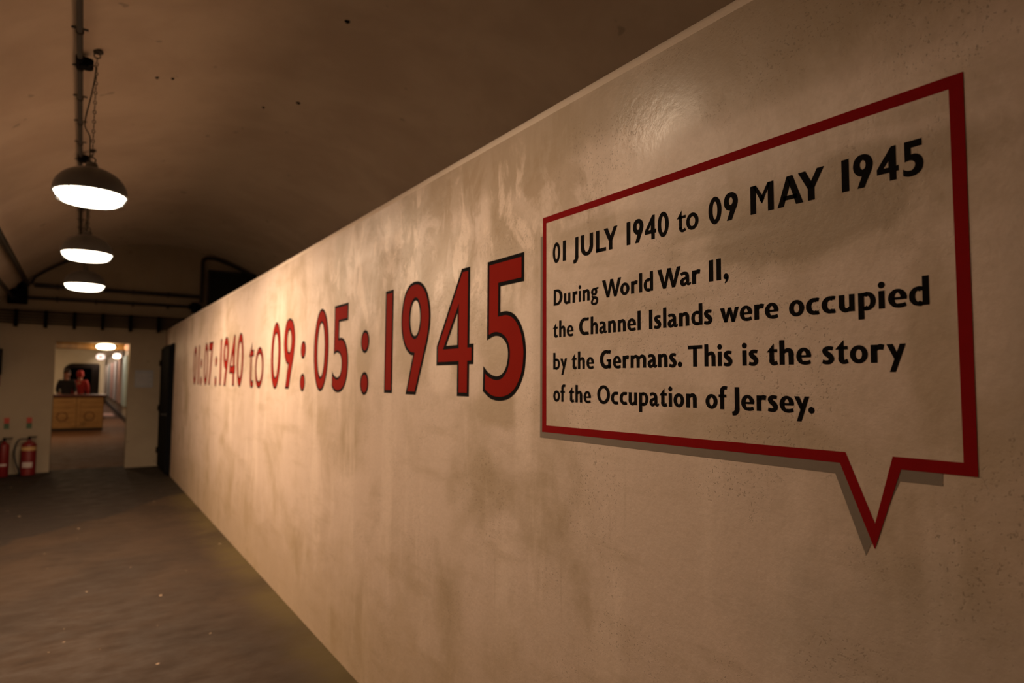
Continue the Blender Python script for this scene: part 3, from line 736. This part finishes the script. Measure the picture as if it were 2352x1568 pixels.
# ------------------------------------------------------------------ conduit along the vault with boxes and saddles
CX, CZ = -0.098, 3.672
cd = MB().tube([(CX, Y0, CZ), (CX, 4, CZ), (CX, 8, CZ), (CX, 13.25, CZ)], 0.0175, 12).build('conduit', M['conduit'])
shade_auto(cd)
tag(cd, 'long grey steel conduit running along the vault above the pendant lamps', 'conduit')
for y in [Y0 + 0.6 + 0.565 * k for k in range(32)]:
    if y > 13.1: break
    s = MB().box(CX - 0.045, CX + 0.045, y - 0.010, y + 0.010, CZ + 0.016, CZ + 0.022).tube([(CX, y - 0.010, CZ), (CX, y + 0.010, CZ)], 0.022, 12)
    s.build('saddle', M['pipe'], cd)
for (lx, ly, lz), _ in LAMPS:
    b_ = MB().tube([(CX + 0.035, ly + 0.04, CZ - 0.035), (CX + 0.035, ly + 0.04, CZ + 0.025)], 0.042, 16)
    b_.tube([(CX, ly - 0.04, CZ), (CX, ly + 0.12, CZ)], 0.025, 10)
    o = b_.build('junction_box', M['black'], cd); shade_auto(o)

# ------------------------------------------------------------------ pipes and cable tray on the end wall
def elbow_path(pts, r=0.12, n=6):
    P = [Vector(p) for p in pts]; out = [P[0]]
    for i in range(1, len(P) - 1):
        a, b, c = P[i - 1], P[i], P[i + 1]
        d1 = (a - b).normalized(); d2 = (c - b).normalized()
        rr = min(r, (a - b).length * 0.45, (c - b).length * 0.45)
        p1 = b + d1 * rr; p2 = b + d2 * rr
        for k in range(n + 1):
            t = k / n; out.append((1 - t) ** 2 * p1 + 2 * t * (1 - t) * b + t * t * p2)
    out.append(P[-1]); return out
def pipe(pts, r, label, r_el=0.12, name='pipe'):
    o = MB().tube(elbow_path(pts, r_el), r, 12).build(name, M['pipe']); shade_auto(o)
    return tag(o, label, 'pipe')
YW = YE - 0.09
def arch_pt(x, off=0.06, y=YW): 
    zz = VZ + math.sqrt((VR - off) ** 2 - (x - VC) ** 2); return (x, y, zz)
up_pts = [(-0.72, YW, 3.10), (1.765, YW, 3.10)]
pipe([(-0.80, -2, 3.10), (-0.80, YW - 0.10, 3.10)], 0.034, 'upper of two long black pipes running along the left side of the vault')
pipe([(-0.99, -2, 2.86), (-0.99, YW - 0.10, 2.88)], 0.028, 'lower of two long black pipes running along the left side of the vault')
o1 = pipe(up_pts, 0.034, 'upper black pipe running across the end wall under the arch', 0.07)
lo_pts = [(-0.99, YW, 2.885), (1.72, YW, 2.91)]
o2 = pipe(lo_pts, 0.028, 'lower black pipe running across the end wall below the upper one', 0.07)
for o_, z_ in ((o1, 3.10), (o2, 2.89)):
    for x in (-0.4, 0.15, 0.7, 1.25):
        MB().box(x - 0.014, x + 0.014, YW - 0.04, YE, z_ - 0.04, z_ + 0.04).build('pipe_bracket', M['pipe'], o_)
v = MB().tube([(1.70, YW, 2.80), (1.70, YW, 2.99)], 0.062, 12).tube([(1.60, YW, 2.91), (1.80, YW, 2.91)], 0.05, 12)
v.tube([(1.70, YW - 0.11, 2.91), (1.70, YW, 2.91)], 0.03, 8)
v.build('valve', M['black'], o2, True)
j = MB().tube([(-0.90, YW, 2.82), (-0.86, YW, 3.14)], 0.07, 10)
j.box(-1.06, -0.80, YW - 0.06, YE, 2.78, 3.02)
j.build('pipe_junction', M['black'], o2, True)
pipe([(1.80, YW - 0.03, 3.00), (1.80, YW - 0.03, 3.84)] + [arch_pt(x, 0.08, YW - 0.03) for x in (2.0, 2.2, 2.4, 2.6, 2.8, 3.0, 3.2)], 0.034, 'black pipe rising and then following the arch behind the partition', 0.12)
pipe([(-0.76, YW, 3.12)] + [arch_pt(x, 0.05) for x in (-0.72, -0.6, -0.45, -0.3, -0.2, -0.12)], 0.022, 'thin black pipe climbing along the arch of the end wall to the conduit', 0.02)
# duct opening high on the end wall behind the partition
du = MB().box(1.95, 2.75, YE - 0.05, YE + 0.0, 2.95, 3.60).build('duct_opening', M['void'])
tag(du, 'black square duct mouth high on the end wall above the partition', 'duct')
fr = MB().box(1.91, 1.95, YE - 0.07, YE, 2.91, 3.64).box(2.75, 2.79, YE - 0.07, YE, 2.91, 3.64).box(1.95, 2.75, YE - 0.07, YE, 3.60, 3.64).box(1.95, 2.75, YE - 0.07, YE, 2.91, 2.95)
fr.build('duct_frame', M['pipe'], du)
# cable tray
tr = empty('cable_tray', (0, YE - 0.14, 2.44)); tag(tr, 'dark horizontal cable tray with brackets over the doorway', 'cable tray')
tr_x0, tr_x1 = -1.35, 1.85
for k in range(5):
    z = 0.03 + 0.045 * k
    c = MB().tube([(tr_x0, 0, z), (tr_x1, 0, z)], 0.0115, 6); c.build('cable', M['black'], tr, True)
MB().box(tr_x0, tr_x1, -0.02, 0.02, 0.232, 0.240).build('tray_rail', M['black'], tr)
for x in (-0.934, -0.539, -0.142, 0.262, 0.679, 1.118, 1.52):
    MB().box(x - 0.022, x + 0.022, -0.035, 0.14, -0.035, 0.245).build('tray_bracket', M['black'], tr)

# ------------------------------------------------------------------ black door in the partition, notice, box
d = empty('door_1', (PX, YP1 + 0.02, 0)); struct(d, 'black steel door set in the far end of the partition')
o = MB().box(-0.075, 0.0, 0.03, 1.36, 0.03, 2.11).build('door_leaf', M['black'], d); bevel(o, 0.012)
MB().box(-0.03, 0.11, -0.02, 0.03, 0, 2.15).box(-0.03, 0.11, 1.36, 1.44, 0, 2.15).box(-0.03, 0.11, 0.03, 1.36, 2.11, 2.15).build('door_frame', M['black'], d)
MB().tube([(-0.075, 0.12, 0.98), (-0.13, 0.12, 0.98), (-0.135, 0.24, 0.98)], 0.012, 8).tube([(-0.074, 0.12, 0.98), (-0.084, 0.12, 0.98)], 0.028, 12).build('door_handle', M['conduit'], d, True)
for z in (0.3, 1.05, 1.85):
    MB().tube([(-0.085, 1.35, z - 0.05), (-0.085, 1.35, z + 0.05)], 0.014, 8).build('hinge', M['black'], d, True)
o = MB().box(0.785, 1.075, YE - 0.012, YE, 1.41, 1.72).build('notice', M['notice']); tag(o, 'square blue-grey notice on the end wall right of the doorway', 'notice')
for k in range(5):
    MB().box(0.81, 1.05 - 0.05 * (k % 2), YE - 0.0135, YE - 0.012, 1.64 - k * 0.042, 1.648 - k * 0.042).build('text_line', M['labelw'], o)
sp = empty('loudspeaker', (-1.20, YE - 0.10, 1.45)); tag(sp, 'black loudspeaker box mounted on the end wall at the left edge', 'loudspeaker')
bevel(MB().box(-0.12, 0.115, -0.09, 0.07, 0.16, 0.585).build('cabinet', M['black'], sp), 0.01)
MB().box(-0.10, 0.095, -0.098, -0.09, 0.18, 0.565).build('grille', M['rubber'], sp)
MB().box(-0.02, 0.02, 0.02, 0.10, 0.0, 0.16).box(-0.06, 0.10, 0.085, 0.10, -0.02, 0.20).build('wall_bracket', M['extred'], sp)

# ------------------------------------------------------------------ fire extinguishers
def bodyprof(r, h):
    return [(0.0, 0.0), (r * 0.9, 0.0), (r, 0.012), (r, h - r * 0.75)] + [(r * math.cos(t), h - r * 0.75 + r * 0.7 * math.sin(t)) for t in [math.radians(a) for a in (15, 30, 45, 60, 72)]] + [(0.028, h), (0.028, h + 0.02), (0.0, h + 0.02)]
def band(r, z0, z1, a0, a1, name, mat, parent):
    mb = MB(); n = 14
    for i in range(n + 1):
        a = math.radians(a0 + (a1 - a0) * i / n)
        mb.v += [(r * math.cos(a), r * math.sin(a), z0), (r * math.cos(a), r * math.sin(a), z1)]
    for i in range(n): mb.f.append((2 * i, 2 * i + 2, 2 * i + 3, 2 * i + 1))
    return mb.build(name, mat, parent, True)
e1 = empty('fire_extinguisher', (-0.665, YE - 0.23, 0.0)); tag(e1, 'red fire extinguisher with a looping black hose, right of the pair on the floor', 'fire extinguisher', 'fire extinguishers by the end wall')
shade_auto(MB().lathe(bodyprof(0.103, 0.55), n=28).build('cylinder_body', M['extred'], e1))
band(0.1045, 0.40, 0.46, 200, 340, 'label', M['labely'], e1); band(0.1045, 0.13, 0.215, 225, 305, 'label', M['labelw'], e1)
MB().box(-0.02, 0.10, -0.012, 0.012, 0.605, 0.62).box(-0.02, 0.09, -0.012, 0.012, 0.585, 0.595).tube([(0, 0, 0.55), (0, 0, 0.61)], 0.022, 10).build('operating_lever', M['black'], e1)
hp = elbow_path([(0, 0, 0.58), (-0.13, -0.01, 0.585), (-0.175, -0.03, 0.50), (-0.185, -0.04, 0.35), (-0.16, -0.04, 0.20), (-0.11, -0.05, 0.08)], 0.08, 5)
MB().tube(hp, 0.013, 8).build('hose', M['rubber'], e1, True)
MB().tube([(-0.115, -0.05, 0.10), (-0.10, -0.05, 0.02)], [0.016, 0.020], 8).build('nozzle', M['rubber'], e1, True)
e0 = empty('fire_extinguisher', (-0.985, YE - 0.25, 0.0)); tag(e0, 'slimmer red fire extinguisher with a black discharge horn, left of the pair on the floor', 'fire extinguisher', 'fire extinguishers by the end wall')
shade_auto(MB().lathe(bodyprof(0.075, 0.54), n=24).build('cylinder_body', M['extred'], e0))
band(0.0762, 0.17, 0.205, 225, 310, 'label', M['labelw'], e0)
MB().box(-0.02, 0.11, -0.012, 0.012, 0.60, 0.615).box(-0.01, 0.10, -0.012, 0.012, 0.575, 0.588).tube([(0, 0, 0.54), (0, 0, 0.60)], 0.02, 10).build('operating_lever', M['black'], e0)
MB().tube([(0, -0.02, 0.575), (-0.05, -0.06, 0.55), (-0.07, -0.085, 0.44), (-0.095, -0.09, 0.22)], [0.012, 0.016, 0.030, 0.050], 12).build('discharge_horn', M['rubber'], e0, True)
for x, z, lab in ((-0.69, 0.735, 'small red and green sign above the extinguisher with the hose'), (-0.985, 0.735, 'small red and green sign above the extinguisher with the horn')):
    s0 = empty('extinguisher_sign', (x, YE - 0.004, z)); tag(s0, lab, 'sign', 'signs above the extinguishers')
    MB().box(-0.035, 0.035, -0.004, 0.004, 0.09, 0.18).build('red_panel', M['signred'], s0)
    MB().box(-0.035, 0.035, -0.004, 0.004, 0.0, 0.09).build('green_panel', M['signgreen'], s0)

# ------------------------------------------------------------------ doorway beam and bulkhead lights
b = empty('trim_1', (0, YE + 0.34, 2.06)); struct(b, 'golden timber beam across the head of the doorway')
bevel(MB().box(DX0 - 0.05, DX1 + 0.05, 0, 0.14, 0.02, 0.14).build('beam', M['beam'], b), 0.008)
bulk = empty('bulkhead_light', (0.335, YE + 0.335, 2.135)); tag(bulk, 'white oval bulkhead light glowing on the beam over the doorway', 'lamp')
M['bulb'] = emit('bulkhead_glass', (1.0, 0.80, 0.52), 7.0)
def ellipsoid(rx, ry, rz, n=20, m=10):
    mb = MB()
    for i in range(m + 1):
        t = math.pi * i / m
        for k in range(n):
            a = 2 * math.pi * k / n
            ex = 0.75
            f = lambda q: math.copysign(abs(q) ** ex, q)
            mb.v.append((rx * f(math.cos(a)) * math.sin(t) ** 0.8, ry * math.cos(t), rz * f(math.sin(a)) * math.sin(t) ** 0.8))
    for i in range(m):
        for k in range(n):
            mb.f.append((i * n + k, i * n + (k + 1) % n, (i + 1) * n + (k + 1) % n, (i + 1) * n + k))
    return mb
ellipsoid(0.150, 0.045, 0.052).build('diffuser', M['bulb'], bulk, True)
ellipsoid(0.158, 0.018, 0.060).build('back_plate', M['conduit'], bulk, True)
lamp('bulkhead_glow', 'POINT', (0.335, YE + 0.26, 2.10), 3.5, (1.0, 0.62, 0.30), shadow_soft_size=0.04)
rs = empty('round_light', (0.665, YE + 0.335, 2.135)); tag(rs, 'small round pinkish light at the right end of the doorway beam', 'lamp')
M['rose'] = emit('round_light_glass', (1.0, 0.55, 0.30), 0.75)
ellipsoid(0.040, 0.02, 0.055).build('diffuser', M['rose'], rs, True)

# ------------------------------------------------------------------ far hall seen through the doorway
HX0, HX1, HZ = -2.6, 1.40, 2.95
o = MB().box(HX0 - 0.2, HX0, YE + 0.32, 60, 0, HZ).build('wall_hall_left', M['cream']); struct(o, 'cream left wall of the far hall')
hr = MB().box(HX1, HX1 + 0.2, YE + 0.32, 60, 0, HZ).build('wall_hall_right', M['end']); struct(hr, 'right wall of the far hall hung with display panels')
o = MB().box(HX0 - 0.2, HX1 + 0.2, YE + 0.32, 60, HZ, HZ + 0.15).build('ceiling_hall', M['cream']); struct(o, 'pale ceiling of the far hall')
o = MB().box(HX0, HX1, 60, 60.2, 0, HZ).build('wall_hall_end', M['end']); struct(o, 'end wall of the far hall')
# cross wall with a dark arched opening
mb = MB(); ax0, ax1, az, ar = -0.60, 0.58, 2.17, 0.32
yA, yB = 30.0, 30.3
out = [(HX0, 0), (HX0, HZ), (0.66, HZ), (0.66, 0), (ax1, 0)]
archp = [(ax1, 0), (ax1, az - 0.06), (ax1 - 0.06, az)] + [(ax0 + ar - ar * math.sin(math.radians(t)), az - ar + ar * math.cos(math.radians(t))) for t in range(0, 91, 15)] + [(ax0, 0)]
poly = [(HX0, 0), (HX0, HZ), (0.66, HZ), (0.66, 0)] + archp
nv = len(poly)
bm = bmesh.new()
f = bm.faces.new([bm.verts.new((x, yA, z)) for x, z in poly])
r0 = bmesh.ops.extrude_face_region(bm, geom=[f]); 
for g_ in r0['geom']:
    if isinstance(g_, bmesh.types.BMVert): g_.co.y = yB
bmesh.ops.recalc_face_normals(bm, faces=bm.faces)
bmesh.ops.triangulate(bm, faces=bm.faces)
me = bpy.data.meshes.new('wall_hall_cross'); bm.to_mesh(me); bm.free(); me.materials.append(M['cream'])
o = bpy.data.objects.new('wall_hall_cross', me); COL.objects.link(o); struct(o, 'cream cross wall with a dark arched opening behind the counter')
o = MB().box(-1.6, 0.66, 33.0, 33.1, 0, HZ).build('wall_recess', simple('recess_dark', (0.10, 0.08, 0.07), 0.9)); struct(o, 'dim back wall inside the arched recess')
o = MB().box(0.66, 0.76, 30.3, 33.1, 0, HZ).build('wall_recess_side', M['side']); struct(o, 'side wall of the arched recess')
o = MB().box(-0.42, 0.34, 32.90, 33.0, 0, 2.02).build('door_2', M['black']); struct(o, 'black doorway inside the arched recess')
# counter clad with two stencilled crate fronts
ct = empty('counter', (0, 23.6, 0)); tag(ct, 'wooden crate-clad counter with a dark red top beyond the doorway', 'counter')
MB().box(-1.45, 0.60, 0.03, 0.60, 0.0, 1.02).build('carcass', M['crate'], ct)
bevel(MB().box(-1.50, 0.66, -0.06, 0.66, 1.02, 1.085).build('counter_top', M['top'], ct), 0.01)
MB().box(-1.43, 0.60, 0.0, 0.03, 0.0, 0.07).build('plinth', M['pipe'], ct)
for x0, x1 in ((-1.43, -0.77), (-0.75, -0.10), (-0.07, 0.58)):
    for k in range(6):
        z0 = 0.075 + k * 0.156
        bevel(MB().box(x0 + 0.01, x1 - 0.01, 0.006 + 0.004 * (k % 2), 0.03, z0, z0 + 0.150).build('plank', M['crate'], ct), 0.004, 1)
    bm_ = MB()
    for xa in (x0, x1 - 0.07): bevel(MB().box(xa, xa + 0.07, -0.012, 0.008, 0.075, 1.01).build('batten', M['crate'], ct), 0.004, 1)
    ring = MB().torus(((x0 + x1) / 2 - 0.02, -0.0, 0.42), 0.13, 0.010, (1, 0, 0), (0, 0, 1), 20, 4)
    ring.build('stencil_ring', M['top'], ct, True)
# display panels along the hall's right wall
cols = [(0.30, 0.38, 0.36), (0.75, 0.52, 0.42), (0.68, 0.64, 0.62), (0.72, 0.46, 0.40), (0.45, 0.50, 0.48), (0.70, 0.60, 0.52)]
names = ['teal', 'salmon pink', 'pale grey', 'rose', 'grey green', 'buff']
order = ['nearest', 'second', 'third', 'fourth', 'fifth', 'sixth']
for k in range(6):
    y = 27.6 + k * 4.2
    o = MB().box(HX1 - 0.06, HX1 - 0.001, y, y + 2.7, 0.55, 2.45).build('display_panel', simple('panel_print_%d' % k, cols[k], 0.5, scale=1.5, var=0.3))
    bevel(o, 0.01)
    tag(o, '%s display panel on the hall wall, %s from the doorway' % (names[k], order[k]), 'display panel', 'display panels along the far hall')
    lamp('panel_spot', 'AREA', (HX1 - 0.8, y + 1.3, 2.7), 22, (1.0, 0.76, 0.60), rot=(0, math.radians(-40), 0), size=0.5)
o = MB().box(HX1 - 0.05, HX1, YE + 0.32, 60, 0, 0.16).build('baseboard_right', M['pipe']); struct(o, 'dark skirting along the hall wall')
dl = empty('hall_lamp', (0.98, 26.0, 2.36)); tag(dl, 'bright round ceiling lamp near the hall display panels', 'lamp')
M['white'] = emit('hall_lamp_glass', (1.0, 0.84, 0.70), 3.0)
ellipsoid(0.115, 0.115, 0.085).build('globe', M['white'], dl, True)
MB().tube([(0, 0, 0.10), (0, 0, HZ - 2.36)], 0.012, 8).build('stem', M['conduit'], dl)
lamp('hall_light', 'POINT', (0.8, 26.0, 2.15), 40, (1.0, 0.70, 0.45), shadow_soft_size=0.15)
es = empty('hanging_sign', (0.425, 22.0, 2.20)); tag(es, 'small lit round sign hanging above the counter', 'sign')
M['lit'] = emit('lit_sign_face', (1.0, 0.80, 0.72), 1.6)
ellipsoid(0.105, 0.03, 0.082).build('lit_face', M['lit'], es, True)
MB().box(-0.045, 0.045, -0.036, -0.026, -0.022, 0.022).build('red_mark', M['signred'], es)
MB().tube([(0, 0, 0.07), (0, 0, HZ - 2.20)], 0.006, 6).build('stem', M['conduit'], es)
lamp('hall_front_light', 'AREA', (-0.9, 20.5, 2.9), 42, (1.0, 0.62, 0.32), size=0.9)
lamp('hall_back_light', 'AREA', (-1.3, 27.5, 2.9), 26, (1.0, 0.72, 0.45), size=0.9)
mt = MB().box(0.72, 1.22, 32.0, 35.0, 0.0, 0.012).build('floor_mat', simple('pink_mat', (0.80, 0.50, 0.42), 0.7)); tag(mt, 'pale pinkish mat on the hall floor beside the counter', 'mat')

# ------------------------------------------------------------------ two people behind the counter
def skin_mesh(name, joints, edges, mat, parent=None, root=0, sub=2):
    me = bpy.data.meshes.new(name)
    me.from_pydata([j[:3] for j in joints], edges, [])
    o = bpy.data.objects.new(name, me); COL.objects.link(o)
    m = o.modifiers.new('skin', 'SKIN'); m.use_smooth_shade = True
    s = o.modifiers.new('sub', 'SUBSURF'); s.levels = sub; s.render_levels = sub
    for i, v in enumerate(me.skin_vertices[0].data if me.skin_vertices else []): v.radius = (joints[i][3], joints[i][4] if len(joints[i]) > 4 else joints[i][3])
    if not me.skin_vertices:
        bpy.context.view_layer.objects.active = o
    return o, me
def build_skin(name, joints, edges, mat, parent=None, root=0, sub=2):
    bm = bmesh.new()
    lay = bm.verts.layers.skin.verify()
    vs = [bm.verts.new(j[:3]) for j in joints]
    for i, v in enumerate(vs):
        v[lay].radius = (joints[i][3], joints[i][4] if len(joints[i]) > 4 else joints[i][3])
        v[lay].use_root = (i == root)
    for a, b_ in edges: bm.edges.new((vs[a], vs[b_]))
    me = bpy.data.meshes.new(name); bm.to_mesh(me); bm.free()
    o = bpy.data.objects.new(name, me); COL.objects.link(o)
    m = o.modifiers.new('skin', 'SKIN'); m.use_smooth_shade = True
    s = o.modifiers.new('sub', 'SUBSURF'); s.levels = sub; s.render_levels = sub
    dg = bpy.context.evaluated_depsgraph_get()
    me2 = bpy.data.meshes.new_from_object(o.evaluated_get(dg))
    bpy.data.objects.remove(o)
    me2.materials.clear(); me2.materials.append(mat)
    me2.polygons.foreach_set('use_smooth', [True] * len(me2.polygons))
    o = bpy.data.objects.new(name, me2); COL.objects.link(o)
    if parent: o.parent = parent
    return o
def person(loc, rz, shirt, trousers, hair, label, lean=0.0, sc=1.0, cover='hair'):
    r = empty('person', loc, rz); r.scale = (sc, sc, sc)
    tag(r, label, 'person', 'people behind the counter')
    L_ = lean
    # 0 pelvis 1 waist 2 chest 3 neckbase 4 neck 5 head 6 crown ; arms, legs
    J = [(0, 0, 0.95, .12, .09), (0, -L_ * .3, 1.10, .115, .085), (0, -L_ * .7, 1.32, .13, .09), (0, -L_, 1.47, .06, .055), (0, -L_ - .005, 1.53, .05, .05), (0, -L_ - .015, 1.62, .075, .09), (0, -L_, 1.70, .07, .085)]
    E_ = [(0, 1), (1, 2), (2, 3), (3, 4), (4, 5), (5, 6)]
    for sx in (-1, 1):
        b_ = len(J)
        J += [(sx * .17, -L_ * .95, 1.42, .055), (sx * .22, -L_ * .6, 1.15, .043), (sx * .20, -L_ - .18, 1.04, .032), (sx * .18, -L_ - .25, 1.03, .028, .016), (sx * .175, -L_ - .31, 1.02, .026, .012)]
        E_ += [(2, b_), (b_, b_ + 1), (b_ + 1, b_ + 2), (b_ + 2, b_ + 3), (b_ + 3, b_ + 4)]
        hnd = b_ + 4
        for k, (dx, ln) in enumerate(((-.026, .055), (-.009, .068), (.009, .064), (.026, .050))):
            q = len(J); J.append((sx * .175 + dx, -L_ - .345, 1.018, .0085)); J.append((sx * .175 + dx * 1.15, -L_ - .345 - ln, 1.004, .0075)); E_ += [(hnd, q), (q, q + 1)]
        q = len(J); J.append((sx * .175 - sx * .045, -L_ - .29, 1.02, .010)); J.append((sx * .175 - sx * .060, -L_ - .325, 1.015, .008)); E_ += [(b_ + 3, q), (q, q + 1)]
        b_ = len(J)
        J += [(sx * .10, 0, 0.88, .095), (sx * .11, .0, 0.48, .062), (sx * .115, .02, 0.10, .042), (sx * .12, -.12, 0.035, .038, .03)]
        E_ += [(0, b_), (b_, b_ + 1), (b_ + 1, b_ + 2), (b_ + 2, b_ + 3)]
    build_skin('body', J, E_, M['skin'], r)
    e = .018
    SJ = [(0, 0, 0.93, .145, .115), (0, -L_ * .3, 1.10, .14, .11), (0, -L_ * .7, 1.32, .152, .115), (0, -L_, 1.465, .085, .075)]
    SE = [(0, 1), (1, 2), (2, 3)]
    for sx in (-1, 1):
        b_ = len(SJ); SJ += [(sx * .175, -L_ * .95, 1.42, .075), (sx * .225, -L_ * .6, 1.15, .06), (sx * .203, -L_ - .15, 1.045, .048)]
        SE += [(2, b_), (b_, b_ + 1), (b_ + 1, b_ + 2)]
    build_skin('shirt', SJ, SE, shirt, r)
    TJ = [(0, 0, 0.95, .135, .105)]; TE = []
    for sx in (-1, 1):
        b_ = len(TJ); TJ += [(sx * .10, 0, 0.86, .11), (sx * .11, 0, 0.48, .08), (sx * .115, .02, 0.09, .062)]
        TE += [(0, b_), (b_, b_ + 1), (b_ + 1, b_ + 2)]
    build_skin('trousers', TJ, TE, trousers, r)
    hh = ellipsoid(.092, .105, .13, 18, 12)
    hh.v = [(x, y * 1.0 - L_ + .018, z + 1.665) for x, y, z in hh.v]
    hh.v = [(x, y, max(z, 1.565 if y > -L_ + .005 else 1.705)) for x, y, z in hh.v]
    hh.build(cover, hair, r, True)
    for sx in (-1, 1):
        MB().lathe([(0, -.008), (.009, 0), (0, .008)], cx=sx * .030, cy=-L_ - .100, n=8).build('eye', M['black'], r).location = (0, 0, 1.655)
    MB().tube([(0, -L_ - .095, 1.645), (0, -L_ - .125, 1.615), (0, -L_ - .095, 1.605)], [.007, .013, .010], 6).build('nose', M['skin'], r, True)
    MB().tube([(-.022, -L_ - .093, 1.575), (0, -L_ - .099, 1.572), (.022, -L_ - .093, 1.575)], .005, 6).build('mouth', M['signred'], r, True)
    for sx in (-1, 1):
        MB().tube([(sx * .082, -L_ - .01, 1.66), (sx * .088, -L_ - .005, 1.64), (sx * .082, -L_ - .01, 1.61)], .012, 6).build('ear', M['skin'], r, True)
    shoes = MB()
    for sx in (-1, 1):
        MB().tube([(sx * .115, .06, .04), (sx * .118, -.04, .045), (sx * .12, -.17, .035)], [.04, .048, .032], 8).build('shoe', M['black'], r, True)
    return r
person((-0.40, 24.75, 0), 0.25, M['darkcloth'], M['darkcloth'], M['hair'], 'person in dark clothes standing behind the left of the counter', 0.02, 1.04)
person((-0.07, 25.45, 0), 2.9, M['redcloth'], M['jeans'], M['redcloth'], 'person in a red hooded top and grey-blue trousers seen from behind at the counter', 0.10, 1.03, cover='hood')
